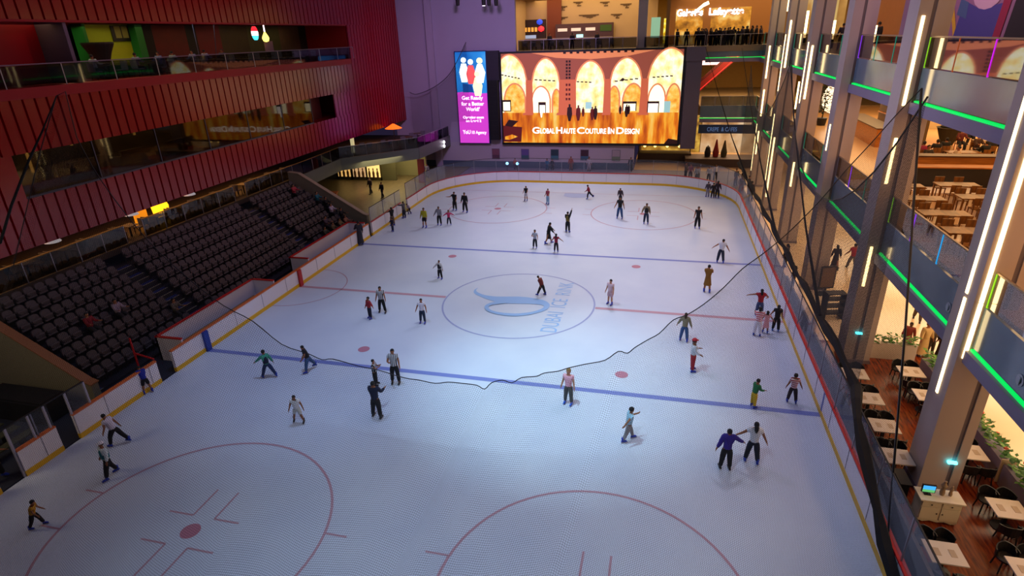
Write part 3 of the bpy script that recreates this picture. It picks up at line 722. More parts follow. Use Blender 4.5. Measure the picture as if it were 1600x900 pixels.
# upper far level (12.95) and its slab, and the level 6.85, both running on behind
FLOORM = M('far_floor', '8a7558', .4)
struct('floor', MB().box(-22, 50, 38.1, 62, 12.4, 12.95), FLOORM)
struct('floor', MB().box(11.5, 50, 39, 62, 5.9, 6.85), FLOORM)
struct('floor', MB().box(4.8, 50, 37.7, 62, -.3, 0), M('far_ground', 'b39468', .3))
struct('ceiling', MB().box(-22, 50, 38.1, 62, 18.6, 19), M('far_ceiling', 'a58a5c', .8))
struct('wall_cafe', MB().box(-11.2, 6.2, 50, 50.4, 12.95, 18.6), M('cafe_wall', 'b89a70', .8, noise=.08, nscale=.4))
struct('wall_cafe', MB().box(-11.4, -10.2, 41, 50, 12.95, 18.6), M('cafe_wall', None))
struct('wall_end', MB().box(-12, 50, 61.6, 62, 0, 19), M('end_wall_warm', 'a07c40', .8, noise=.1))
# brown hand-brushed marks of the cafe wall: little reliefs, one artwork each
mk = M('mark_brown', '5a4226', .8)
for i, (px, py, w) in enumerate(((878, 13, 14), (903, 6, 12), (945, 6, 12), (978, 9, 14), (873, 30, 24), (920, 26, 26), (963, 25, 14), (944, 42, 18))):
    c = at(px, py, 1, 49.95); L = w / 914 * 80 * .55; m_ = MB()
    for j in range(4):
        o = (j - 1.5) * .13; l2 = L * (1 - .22 * j); m_.box(c.x - l2 + j * .2, c.x + l2 - j * .1, 49.93, 49.99, c.z - o - .05, c.z - o + .05)
    tag(m_.build('wall_art', mk), 'small brown brushstroke decoration on the beige cafe wall', 'wall art', 'brown marks on the cafe wall')
t = empty('cafe_counter', (-2.6, 47.5, 12.95), 0, 'dark brown cafe back counter with lit menu screens', 'counter')
MB().box(-3.6, 3.6, 1.4, 2.2, 0, 2.75).build('body', M('counter_brown', '4a2a18', .5), t)
for k, xx in enumerate((-2.7, -1.0, .8)): MB().box(xx - .6, xx + .6, 1.34, 1.4, 1.9, 2.25).build('menu_screen', M('menu_glow', 'd8c0b0', emit=.7), t)
MB().box(2.0, 3.4, 1.34, 1.4, 1.8, 2.5).build('leaf_panel', M('leafgreen', '3a5a20', .8), t)
MB().box(-.9, -.1, 1.1, 1.4, 1.0, 1.5).build('till_screen', M('till', 'a0e8f0', emit=1.4), t)
MB().box(-7.2, 3.6, -.6, 0, 0, 1.1).build('front_counter', M('counter_front', '8a7458', .4), t)
MB().box(-7.3, 3.7, -.7, .1, 1.1, 1.16).build('worktop', M('counter_top', 'b0a48c', .3), t)
tag(MB().box(-7.4, -5.6, 49.6, 49.95, 12.95, 18.5).build('wall_panel', M('rust', '70300f', .7)), 'rust brown upright panel left of the cafe wall', 'panel')
t = empty('bottle_shelf', (-9, 49.5, 12.95), 0, 'shelf of lit bottles with red and blue lights behind the cafe', 'shelf')
MB().box(-1.4, 1.4, -.1, .3, .0, 3.4).build('cabinet', M('shelfdark', '2a1410', .7), t)
for k in range(4):
    MB().box(-1.3 + .45 * k, -1.0 + .45 * k, -.16, -.1, 2.0, 2.5).build('bottle_row', M('bottle_gold', 'e0a040', emit=.8), t)
MB().box(-1.3, .2, -.16, -.1, 1.2, 1.6).build('glass_row', M('glass_blueish', '9ab0d0', emit=.6), t)
MB().ball((.9, -.3, 2.3), .4, .25, .35, 10).build('red_lamp', M('lamp_red', 'f02830', emit=1.8), t); MB().ball((.7, -.2, 3.1), .4, .2, .35, 10).build('blue_lamp', M('lamp_blue', '2040c0', emit=1.2), t)
for i in range(8):
    x = -8.2 + i * 1.05 if i < 5 else -1 + (i - 5) * 1.3
    if i == 0:
        cs = empty('cafe_chair', (x, 40.2, 12.95), 0, 'pale cafe chair behind the upper railing over the screen', 'chair', 'pale chairs above the screen')
        MB().box(-.26, .26, -.25, .25, .4, .48).build('seat', M('chair_cream', 'b8ac98', .6), cs); MB().box(-.26, .26, -.3, -.24, .48, .95).build('backrest', M('chair_cream', None), cs)
        for a, b_ in ((-1, -1), (-1, 1), (1, -1), (1, 1)): MB().beam((a * .22, b_ * .2, 0), (a * .22, b_ * .2, .4), .04, .04).build('leg', BLACK, cs)
    else: dup(cs, (x, 40.2, 12.95))
railing([(-8.6, 38.4), (4.4, 38.4)], 12.95, 1.1, 'glass railing of the cafe terrace above the big screen', 1.4)
railing([(5.2, 38.4), (11.4, 38.4)], 12.95, 1.1, 'glass railing above the right end of the big screen', 1.4)
# upper columns at the far edge
for x, w, nm in ((4.9, .95, 'lilac square column right of the cafe wall'), (7.5, .35, 'slim golden column before the yellow shop')):
    tag(MB().box(x - w / 2, x + w / 2, 39, 39 + w, 12.95, 18.6).box(x - w / 2 - .05, x + w / 2 + .05, 38.95, 39.05 + w, 12.95, 13.2).build('column', COLMAT if w > .5 else M('gold_col', '9a6a20', .5)), nm, 'column')
t = empty('poster_stand', (6.2, 43, 12.95), 0, 'pale green poster stand beside the lilac column', 'poster')
MB().box(-.5, .5, -.03, .03, .9, 3.0).build('print', M('po_mint', '9ad0b0', emit=.6), t); MB().box(-.35, .35, -.2, .2, 0, .08).box(-.04, .04, -.04, .04, .08, .9).build('base', BLACK, t)
# shop fronts on the far upper level with lit name
sf = empty('shop_front', (12.8, 50, 12.95), 0, 'glowing gold shop front with white lit name on the upper far level', 'shop front')
MB().box(-5.2, 6.6, 0, .4, 3.9, 5.6).box(-5.2, -4.4, 0, .4, 0, 3.9).box(-1.2, -.3, 0, .4, 0, 3.9).box(4.2, 6.6, 0, .4, 0, 3.9).build('facade', M('shop_brown', '8a5a28', .6), sf)
MB().box(-4.4, -1.2, .3, .35, 0, 3.9).box(-.3, 4.2, .3, .35, 0, 3.9).build('display_window', streak('shop_glow', [(.3, '7a4410'), (.5, 'e8962a'), (.65, 'ffd070')], (.8, 1, .9), .9), sf)
l = MB(); text_mb(l, 'Galeries', 1.05, (-4.3, -.15, 3.15), (1, 0, 0), (0, 0, 1), 0, 'LEFT', .04, off=.03, width=3.0); l.build('lettering', M('sign_white', 'fff4ff', emit=3.2), sf)
l = MB(); text_mb(l, 'Lafayette', 1.05, (-.6, -.15, 3.15), (1, 0, 0), (0, 0, 1), 0, 'LEFT', .04, off=.03, width=3.9)
l.build('lettering', M('sign_white', 'fff4ff', emit=3.2), sf)
ys = MB().box(7, 10.4, 55, 55.2, 13, 16)
tag(ys.build('shop_window', streak('yellow_glow', [(.35, 'b07808'), (.5, 'ffd830'), (.65, 'fff080')], (1.8, 1, 1.8), 1.1)), 'bright yellow patterned shop window on the upper far level', 'window')
t = empty('ceiling_light', (11.4, 44, 17.1), 0, 'bent white ceiling light left of the lit shop name', 'light')
MB().beam((-1.2, 0, -.9), (-.2, 0, -.1), .25, .3).beam((-.2, 0, -.1), (.35, 0, .15), .3, .35).build('diffuser', M('cool_glow', 'fff0c0', emit=3.), t)
# bridge fascias with green edge light
def fascia(x0, y0, x1, y1, zg, zt, label, zb=.4, t=.22):
    """slab edge: green light line, translucent panel above it, plain soffit band below"""
    e = empty('balcony_edge', (x0, y0, zg), 0, label, 'balcony edge')
    a = Vector((0, 0, 0)); b = Vector((x1 - x0, y1 - y0, 0)); 
    MB().beam(a + Vector((0, 0, (zt - zg) / 2 + .06)), b + Vector((0, 0, (zt - zg) / 2 + .06)), .1, zt - zg - .12).build('panel', FASCIA, e)
    MB().beam(a + Vector((0, 0, .03)), b + Vector((0, 0, .03)), .17, .06).build('green_light', GREENLED, e)
    MB().beam(a + Vector((0, 0, -zb / 2)), b + Vector((0, 0, -zb / 2)), .42, zb).build('soffit_band', M('soffit', '857c92', .6), e)
    return e
fascia(11.6, 38.3, 17.2, 38.3, 11.75, 12.95, 'upper far bridge edge with green light line and people above')
fascia(11.6, 38.9, 17.4, 38.9, 5.55, 6.9, 'middle far balcony edge with green light line above the blue sign')
railing([(11.6, 38.9), (17.4, 38.9)], 6.88, 1.0, 'glass railing on the middle far balcony by the escalator', 1.5)
railing([(11.6, 38.3), (17.2, 38.3)], 12.95, 1.05, 'glass railing on the upper far bridge before the crowd', 1.5)
t = empty('sign_board', (14.6, 39.1, 4.35), 0, 'long dark blue shop sign band under the middle far balcony', 'sign')
MB().box(-3, 3, 0, .2, -.45, .5).build('board', M('navy', '1c3a66', .5, emit=.0), t)
l = MB(); text_mb(l, 'CREPE  & CAFES', .62, (-2.1, -.03, -.2), (1, 0, 0), (0, 0, 1), 0, 'LEFT', .01, sx=.72)
l.build('lettering', M('lett_blue', '6a90c8', emit=.35), t)
# escalator rising to the upper right
es = empty('escalator', (13.5, 47, 6.85), 0, 'red lit escalator rising to the right behind the far bridge', 'escalator')
A, B = Vector((-2.8, 0, 0)), Vector((3.2, 0, 5.6))
for y in (-.7, .7):
    MB().beam(A + Vector((0, y, .5)), B + Vector((0, y, .5)), .12, .9).build('side_panel', M('esc_red', '7a1a1c', .4, emit=.0), es)
    MB().beam(A + Vector((0, y, 1.0)), B + Vector((0, y, 1.0)), .14, .08).build('handrail', BLACK, es)
    MB().beam(A + Vector((0, y - .07, .1)), B + Vector((0, y - .07, .1)), .03, .08).build('light_strip', M('esc_glow', 'd02a28', emit=1.2), es)
s_ = MB()
for i in range(18):
    q = A.lerp(B, (i + .5) / 18); s_.box(q.x - .17, q.x + .17, -.6, .6, q.z - .1, q.z + .05)
s_.build('steps', DARK, es)
tag(MB().box(11.6, 14.2, 52, 52.1, 10.4, 11.0).build('light_sign', M('pinkglow', 'ffc8c8', emit=2.)), 'pinkish glowing light band above the escalator foot', 'light')
# cafe area on ground floor behind the far boards at right: counter, parasols of dark wood
t = empty('cafe_kiosk', (8.2, 43, 0), 0, 'dark cafe kiosk with amber lamps under the right end of the screen', 'kiosk')
MB().box(-3.2, 3, -1, 1, 0, 1.1).build('counter', M('kiosk_dark', '2a1a12', .5), t); MB().box(-3.4, 3.2, -1.2, 1.2, 2.2, 2.5).build('canopy', M('kiosk_top', '3a1c10', .6), t)
for xx in (-3.1, 2.9): MB().beam((xx, 0, 1.1), (xx, 0, 2.2), .12, .12).build('post', BLACK, t)
for k, xx in enumerate((-2.4, -1.2, .2, 1.6)): MB().ball((xx, -1.1, 1.95), .16, .16, .14, 8).build('lamp', M('lampamber', 'ffd070', emit=4.), t)
tag(MB().box(5.2, 12.5, 49, 49.2, 0, 4.6).build('shop_window', streak('amber_glow', [(.3, '3a220c'), (.5, 'b07a28'), (.7, 'f0c050')], (.7, 1, 1.2), .8)), 'amber lit shop interior behind the dark kiosk', 'window')
tag(MB().box(12.6, 22, 49, 49.2, 0, 4.6).build('shop_window', streak('peach_glow', [(.3, 'a8703c'), (.5, 'e8b078'), (.7, 'ffdcb0')], (.5, 1, .4), .7)), 'peach lit shop interior below the blue sign band', 'window')
for x, h, c in ((13.9, 1.9, '8a1814'), (14.8, 1.8, '4a4020'), (13.0, 1.2, '1a1210')):
    tag(MB().lathe([(.3, 0), (.36, .5), (.22, 1.1), (.08, h), (.02, h + .1)], (x, 41.5, .9), 12).build('parasol', M('para' + c, c, .7)), {'8a1814': 'closed dark red parasol on the far terrace', '4a4020': 'closed olive parasol on the far terrace', '1a1210': 'low black closed parasol on the far terrace'}[c], 'parasol')
struct('trim_2', MB().box(10.5, 18, 40, 43, 0, .9), M('terrace_wood', '3a2418', .6))
# furniture of the far left: lit shop windows under the balcony
for i, (x, lab, col, e) in enumerate(((-27.3, 'left', 'd8a860', 1.0), (-25.4, 'middle', 'c8a070', .9), (-23.6, 'right', 'f0c878', 1.3))):
    t = empty('shop_window', (x, 29.4 + i * .0, 0), 0, f'{lab} yellow lit shop window beneath the far left balcony', 'window')
    MB().box(-.8, .8, 0, .05, .35, 2.45).build('pane', M('shopw%d' % i, col, emit=e), t)
    f = MB().box(-.92, -.8, -.05, .08, 0, 2.6).box(.8, .92, -.05, .08, 0, 2.6).box(-.92, .92, -.05, .08, 2.45, 2.6).box(-.92, .92, -.05, .08, 0, .35); f.build('frame', M('frame_olive', '4a4426', .6), t)
    m = MB()
    for k in range(3): m.lathe([(.12, 0), (.14, .5), (.05, .8), (.09, .95), (.02, 1.05)], (-.5 + k * .5, -.12, .36), 8)
    m.build('display_figures', M('fig_brown', '5a3a1c', .7), t)
tag(MB().ball((-25.3, 29.25, 2.0), .35, .08, .3, 10).build('round_sign', M('lamp_red', None)), 'glowing red round sign in the middle lit shop window', 'sign')
struct('wall_shop', MB().box(-34, -21, 29.5, 29.8, 0, 3.35), M('shop_wall', '5a5a40', .8, noise=.1))
struct('wall_shop', MB().box(-22.5, -18.4, 32.2, 32.5, 0, 3.35), M('shop_wall_b', '8a8a6a', .8))
t = empty('service_desk', (-24.0, 19.2, 0), .3, 'orange brown service desk by the stair wall', 'desk')
MB().box(-1.3, 1.3, -.4, .4, 0, 1.05).build('body', M('desk_brown', '7a3418', .4), t); MB().box(-1.4, 1.4, -.5, .5, 1.05, 1.12).build('top', M('desk_top', 'b05a2c', .35), t)
tag(MB().box(-17.9, -17.2, 28.6, 28.9, 0, 2.6).build('banner_post', M('crimson', '6a1420', .5)), 'dark red upright banner at the far left rink corner', 'banner')
t = empty('twin_lamp', (-17.1, 35.2, 3.1), 0, 'bright white twin lamp on the far left corner wall', 'lamp')
MB().ball((0, 0, .25), .12, .12, .2, 8).build('bulb', M('hotwhite', 'fff0ff', emit=6.), t); MB().ball((0, 0, -.2), .12, .12, .2, 8).build('bulb', M('hotwhite', None), t); MB().box(-.03, .03, .1, .2, -.5, .5).build('bracket', BLACK, t)
for x in (-8.6, -7.45):
    t = empty('round_lamp', (x, 31.6, 0), 0, 'small bright blue round lamp on a stand behind the far boards', 'lamp', 'two blue lamps behind the far boards')
    MB().ball((0, 0, 1.72), .17, .1, .17, 8).build('lamp_head', M('blueglow', '8ad0ff', emit=2.5), t); MB().beam((0, 0, 0), (0, 0, 1.6), .05, .05).build('stand', BLACK, t)
# ---------------------------------------------------------------- right side: columns, slabs, galleries
struct('floor', MB().box(20.6, 46, -36, 38, -.3, .0), CREAM)
struct('floor', MB().box(15.9, 20.6, -20, -1.8, -.3, .003), WOODRED)
struct('floor', MB().box(15.9, 20.6, -1.8, 38, -.3, 0), CREAM)
struct('floor', MB().box(15.9, 20.6, -36, -20, -.3, 0), WOODRED)
struct('floor', MB().box(XL + .13, 15.9, -36, 31, -.3, -.003), M('dark_strip', '2c2a33', .5))
L1, L2 = 6.85, 12.95
struct('floor', MB().box(17.42, 46, -36, 38, 5.45, L1), M('l1_tile', 'd8b080', .25, noise=.04, nscale=.5))
struct('floor', MB().box(17.42, 46, -36, 38, 11.8, L2), M('l2_tile', '8a6a50', .4, noise=.05))
struct('ceiling', MB().box(17.42, 46, -36, 38, 5.3, 5.45), M('mall_ceiling', 'c8ae84', .8)); struct('ceiling', MB().box(17.42, 46, -36, 38, 11.65, 11.8), M('mall_ceiling', None))
struct('ceiling', MB().box(17.6, 46, -36, 38, 18.6, 19), M('mall_top', 'b0946a', .8))
struct('wall_right', MB().box(45.8, 46, -36, 62, 0, 19), M('mall_backwall', 'c09a60', .8, noise=.12, nscale=.3))
COLY = [-21.2, -12.5, -3.9, 4.8, 13.5, 22.2, 30.9]
cx0 = {-12.5: 16.8}
nm = {-21.2: 'square mall column out of sight beside the camera', -12.5: 'nearest tall square mall column, two bright light strips, behind the white cabinet', -3.9: 'second mall column, bright strips on its left edge, next to the balcony with cloud reflections',
      4.8: 'third mall column from the camera, plain lilac with a dark groove', 13.5: 'fourth mall column from the camera, slim light strips at its left edge',
      22.2: 'fifth mall column from the camera, among the crowded light strips', 30.9: 'farthest mall column of the right row, nearest the far bridge'}
STR = {-12.5: (('y', .12, 5.17, 7.0), ('y', .12, 7.03, 18), ('x', .5, 3.6, 6.95), ('x', .5, 7.1, 18)), -21.2: (),
       -3.9: (('y', .14, 11.6, 14.8), ('y', .14, 8.5, 10.35), ('y', .14, 3.9, 5.75)),
       4.8: (('x', .5, 8.2, 9.6), ), 13.5: (('x', .5, 9.8, 13.6), ('y', .1, 10.1, 13.4), ('y', .1, 4.2, 5.9), ('y', .6, 5.0, 5.6)),
       22.2: (('y', .1, 11.6, 15), ('y', .1, 1.2, 6.2), ('x', .5, 2.5, 8), ('x', .5, 9.8, 14)),
       30.9: (('y', .1, 10.2, 13), ('y', .1, 6.8, 9.2), ('y', .1, 3.2, 5.4), ('x', .5, 1.5, 6))}
for y in COLY:
    x0 = cx0.get(y, 16.55); w, dd = 1.15, 1.1
    t = empty('mall_column', (x0, y, 0), 0, nm[y], 'column')
    b = MB()
    gx = .12 if y != -12.5 else .42      # shallow groove for the strip on the front face
    b.box(0, gx + .32, 0, dd, 0, 19).box(gx + .46, w, 0, dd, 0, 19).box(gx + .32, gx + .46, .05, dd, 0, 19, 1)
    b.build('shaft', [COLMAT, M('groove', '6a5f66', .6)], t)
    MB().box(-.03, w + .03, -.03, dd + .03, 0, .18).build('base_trim', M('col_base', '7d7078', .5), t)
    for f, o, z0, z1 in STR[y]:
        if f == 'y': MB().box(o, o + .11, -.03, .0, z0, z1).build('light_strip', WARMLED, t)
        else: MB().box(-.03, 0, o - .06, o + .06, z0, z1).build('light_strip', WARMLED, t)
    if y in (-12.5, -3.9):
        cy_ = MB().box(gx + .2, gx + .46, -.1, 0, 1.55 if y > -5 else 1.3, 1.62 if y > -5 else 1.37); cy_.build('cyan_uplight', M('cyanlight', '4ce8f4', emit=7.), t)
# balcony edges between the columns on both upper levels, with railings
prs = [(-34, -21.2), (-21.2, -12.5), (-12.5, -3.9), (-3.9, 4.8), (4.8, 13.5), (13.5, 22.2), (22.2, 30.9), (30.9, 38)]
dsc = ['out past the camera', 'just right of the nearest column', 'between the nearest and second columns', 'between the second and third columns', 'between the third and fourth columns', 'between the fourth and fifth columns', 'between the fifth and farthest columns', 'beyond the farthest column']
glow = [M('post_lime', '86d020', emit=.7), M('post_blue', '1898e0', emit=.9), M('post_violet', '8030e0', emit=.9), M('post_orange', 'b05020', emit=.4), M('post_teal', '109878', emit=.4), M('post_magenta', 'c010d0', emit=1.)]
for lev, zg, nmz in ((1, 5.45, 'middle'), (2, 11.72, 'upper')):
    for (ya, yb), d in zip(prs, dsc):
        a, b_ = ya + 1.13, yb - .03
        fascia(17.15, a, 17.15, b_, zg, 6.88 if lev == 1 else 12.98, f'{nmz} balcony edge with green light line {d}')
        if ya > -30:
            pm = {1: [glow[0], glow[1], glow[2]], 2: [glow[3], glow[5], glow[3], glow[0]]}[lev]
            if d.startswith('between the second'): pm = [STEEL, glow[4], glow[2]] if lev == 1 else [glow[2], glow[4], glow[4]]
            if ya > 3: pm = [STEEL, glow[4]]
            railing([(17.15, a), (17.15, b_)], 6.88 if lev == 1 else 12.98, 1.1, f'{nmz} glass railing with coloured posts {d}', 2.2, M('rail_warm', 'a08a70', .35, .5), MATS.get('clear_rail') or mirror_glass('clear_rail', .1, 'd0c8c0', .25, .35), postm=pm)
# small round badges on the fascias
for y, z, d in ((-10.6, 6.0, 'left of the nearest column'), (-15.0, 5.95, 'right of the nearest column')):
    t = empty('round_badge', (17.08, y, z), 0, f'small pale round badge on the balcony panel {d}', 'badge')
    m = MB(); n = 16
    for i in range(n):
        a0_, a1_ = 2 * PI * i / n, 2 * PI * (i + 1) / n
        m.poly([(0, .17 * math.cos(a0_), .17 * math.sin(a0_)), (0, .17 * math.cos(a1_), .17 * math.sin(a1_)), (0, .1 * math.cos(a1_), .1 * math.sin(a1_)), (0, .1 * math.cos(a0_), .1 * math.sin(a0_))])
    m.build('ring', M('badge', 'a8b0b8', .4), t); MB().box(-.03, -.01, -.05, .05, -.12, .1).build('figure', M('badge', None), t)

# ---- restaurant at rink level
TC = M('table_cloth', 'cdbfae', .6, noise=.05); PLATE = M('plate_white', 'e8e0d4', .3); NAP = M('napkin', 'b09a80', .7)
def make_table(loc):
    t = empty('restaurant_table', loc, 0, None, 'table')
    MB().box(-.46, .46, -.42, .42, .71, .75).build('tabletop', TC, t)
    MB().box(-.05, .05, -.05, .05, .05, .71).lathe([(.3, 0), (.3, .03), (.06, .06)], n=14).build('pedestal', BLACK, t)
    for sx in (-1, 1): MB().box(sx * .2 - .08, sx * .2 + .08, -.14, .14, .75, .757).build('place_mat', NAP, t)
    return t
def make_chair(loc, rz):
    t = empty('restaurant_chair', loc, rz, None, 'chair')
    BK = M('chair_black', '120e10', .5)
    MB().lathe([(.2, .4), (.25, .42), (.25, .47), (.2, .49)], n=14).build('seat', BK, t)
    b = MB(); n = 10; vs = []
    for i in range(n + 1):
        a = PI * (1.0 + i / n); r = .25; h = .82 - .12 * abs(i / n - .5) * 2
        for rr, z in ((r, .46), (r + .03, .46), (r + .05, h), (r + .02, h)): vs.append((rr * math.cos(a), rr * math.sin(a), z))
    fs = [(i * 4 + k, i * 4 + (k + 1) % 4, i * 4 + 4 + (k + 1) % 4, i * 4 + 4 + k) for i in range(n) for k in range(4)] + [(3, 2, 1, 0), (n * 4, n * 4 + 1, n * 4 + 2, n * 4 + 3)]
    b.add(vs, fs).build('backrest', BK, t)
    for sx in (-1, 1):
        for sy in (-1, 1): MB().beam((sx * .2, sy * .2, 0), (sx * .16, sy * .16, .41), .03, .03).build('leg', BK, t)
    return t
T1 = [((16.42, -6.2), 'farthest white table in the row beside the rink, under the second column'), ((16.45, -8.1), 'second farthest white table in the row beside the rink'), ((16.45, -9.95), 'third farthest white table in the row beside the rink'),
      ((16.3, -11.75), 'white table just left of the nearest column foot'), ((16.2, -16.0), 'nearest white table beside the rink, in front of the white cabinet')]
T2 = [((18.75, -5.6), 'white table at the head of the row along the flower planter'), ((18.75, -7.45), 'white table partly hidden by the nearest column, by the planter'), ((18.8, -11.0), 'white table right of the nearest column, against the planter'),
      ((18.75, -13.75), 'white table with black chair in the lower right by the planter'), ((18.2, -16.2), 'nearest white table in the lower right corner by the planter')]
tt = make_table((0, 0, 0)); ch0 = make_chair((0, 0, 0), 0); usedt = usedc = False
for (x, y), lab in T1 + T2:
    if not usedt: tt.location = (x, y, 0); tt['label'] = lab; usedt = True; r = tt
    else: r = dup(tt, (x, y, 0), 0, lab)
    for k, (dx, dy, rz) in enumerate(((-.22, .66, PI), (.26, .66, PI), (-.22, -.66, 0), (.26, -.66, 0))):
        cl = 'black round backed chair tucked in at the ' + lab
        side = 'far' if dy > 0 else 'near'
        cl = f'black round backed chair on the {side} side of the ' + ' '.join(lab.split()[:9])
        cl = ' '.join(cl.split()[:16])
        if y == -11.75 and dy < 0: continue
        gp = 'chairs at the ' + lab[:40] + ' ' + side
        if not usedc: ch0.location = (x + dx, y + dy, 0); ch0.rotation_euler[2] = rz; ch0['label'] = cl; ch0['group'] = gp; usedc = True
        else: dup(ch0, (x + dx, y + dy, 0), rz, cl, gp)
# white cabinet with its little screen and ornaments
CB = M('cabinet_cream', 'c8b898', .5); 
c = empty('cabinet', (16.85, -13.75, 0), 0, 'cream carved cabinet in front of the nearest column', 'cabinet')
MB().box(-.55, .55, -.26, .26, .1, .86).prismy([(-.55, .1), (-.55, .16), (.55, .16), (.55, .1), (.4, .04), (.2, .1), (0, .06), (-.2, .1), (-.4, .04)], -.27, -.25).build('body', CB, c)
MB().box(-.62, .62, -.31, .3, .86, .91).build('top', M('cab_top', 'dccfb4', .4), c)
for k, xx in enumerate((-.28, .28)):
    d = MB().box(xx - .25, xx + .25, -.285, -.26, .66, .83).build('drawer', M('cab_front', 'd0c2a2', .5), c); MB().ball((xx, -.3, .745), .025, .02, .025, 8).build('knob', BLACK, d)
    d = MB().box(xx - .25, xx + .25, -.285, -.26, .16, .63).build('door', M('cab_front', None), c); MB().ball((xx + (.2 if xx < 0 else -.2), -.3, .42), .02, .02, .03, 8).build('knob', BLACK, d)
    MB().lathe([(.03, 0), (.05, .06), (.035, .12)], (xx * 1.8, -.2, 0), 8).build('foot', CB, c)
m = empty('monitor', (16.5, -13.75, .91), 0, 'small glowing blue and green monitor on the cream cabinet', 'monitor')
MB().box(-.19, .19, -.03, .03, .08, .36).build('casing', BLACK, m)
MB().box(-.17, .17, -.034, -.03, .2, .34, 0).box(-.17, .17, -.034, -.03, .1, .2, 1).build('screen', [M('scr_blue', '3aa0e8', emit=1.2), M('scr_green', '5ab06a', emit=1.)], m)
MB().box(-.1, .1, -.07, .07, 0, .015).box(-.02, .02, -.015, .015, .015, .09).build('stand', BLACK, m)
for x, lab in ((16.92, 'tall tan figurine vase on the cream cabinet beside the monitor'), (17.15, 'shorter tan figurine vase at the right end of the cream cabinet')):
    s = 1 if x < 17 else .7
    tag(MB().lathe([(.06 * s, 0), (.08 * s, .1 * s), (.05 * s, .25 * s), (.09 * s, .36 * s), (.03 * s, .48 * s), (.05 * s, .52 * s), (.01, .55 * s)], (x, -13.7, .91), 10).build('figurine', M('tan_clay', '8a7050', .5)), lab, 'figurine')
tag(MB().box(15.95, 16.2, -13.3, -12.6, 0, .8).box(15.9, 16.25, -13.35, -12.55, .8, .84).build('waste_box', M('bin_black', '08070a', .6)), 'black service box beside the cream cabinet', 'box')
# planter divider with flowers between the restaurant and the mall walkway
PW = M('planter_grey', '847884', .5)
def leafy(t, length, z, seedn, flowers=True, ax='y', dens=75, name='foliage'):
    random.seed(seedn); f = MB(); fl = MB()
    for i in range(int(length * dens)):
        s = random.uniform(0, length); o = random.uniform(-.16, .16); h = random.uniform(.02, .45)
        c = Vector((o, s, z + h)) if ax == 'y' else Vector((s, o, z + h))
        a = random.uniform(0, 2 * PI); L = random.uniform(.12, .26); u = Vector((math.cos(a), math.sin(a), random.uniform(-.3, .8))).normalized() * L
        n = Vector((-math.sin(a), math.cos(a), random.uniform(-.2, .2))) * L * .33
        f.poly([c - u * .1, c + u * .45 + n, c + u, c + u * .45 - n], 0 if random.random() < .7 else 1)
    for i in range(int(length * 1.6)):
        s = random.uniform(0, length); c = (random.uniform(-.15, .15), s, z + random.uniform(.3, .48)) if ax == 'y' else (s, 0, z + .4)
        fl.ball(c, .08, .08, .06, 6)
    f.build(name, [M('leaf_a', '3a7024', .6), M('leaf_b', '6a9a38', .6)], t, kind='stuff')
    if flowers: fl.build('flowers', M('flower_coral', 'e0664a', .6), t, kind='stuff')
pd = [(-18.0, -15.2, 'planter divider with coral flowers nearest the camera at lower right'), (-15.1, -11.6, 'planter divider with coral flowers behind the lower right table'), (-11.5, -8.0, 'planter divider with coral flowers just right of the nearest column'), (-7.9, -4.4, 'planter divider with greenery left of the nearest column')]
for ya, yb, lab in pd:
    t = empty('planter_divider', (19.75, ya, 0), 0, lab, 'planter')
    MB().box(-.2, .2, 0, yb - ya, 0, .82).build('trough', PW, t)
    MB().box(-.24, .24, -.02, .02, 0, .95).build('end_post', M('post_cream', 'c8b090', .5), t)
    leafy(t, yb - ya, .78, int(ya * -10))
t = empty('planter_divider', (17.9, -3.1, 0), 0, 'pale planter divider across the back of the restaurant', 'planter')
MB().box(0, 1.9, -.15, .15, 0, .8).build('trough', M('planter_pale', 'c0b0a0', .5), t); leafy(t, 1.9, .76, 5, False, 'x')
# menu stand and other things on the ground level mall floor
t = empty('menu_stand', (17.6, 4.3, 0), .3, 'black framed information stand on the cream floor below the third column', 'stand')
MB().box(-.45, .45, -.04, .04, .35, 1.75).build('frame', BLACK, t); MB().box(-.38, .38, -.05, -.04, .45, 1.65).build('board', M('board_brown', '6a5038', .6), t)
MB().box(-.45, .45, -.3, .3, 0, .05).box(-.04, .04, -.04, .04, .05, .35).build('foot', BLACK, t)
t = empty('menu_stand', (17.2, 1.0, 0), .2, 'dark shelf rack at the foot of the second column', 'rack')
MB().box(-.5, -.45, -.3, .3, 0, 1.5).box(.45, .5, -.3, .3, 0, 1.5).build('side_panel', BLACK, t)
for z in (.3, .7, 1.1, 1.45): MB().box(-.45, .45, -.28, .28, z, z + .04).build('shelf', DARK, t)
t.name = 'shelf_rack'
# dark glazed divider between the boards and the restaurant
dv = empty('glass_divider', (15.35, -20, 0), 0, 'long smoked glass divider between the rink boards and the restaurant tables', 'divider')
MB().box(-.02, .02, 0, 24, .0, 1.05).build('pane', glassy('smoke_glass', '17151a', .8, .35), dv)
MB().box(-.05, .05, 0, 24, 1.05, 1.12).build('rail', M('rail_dark', '2a2228', .5), dv)

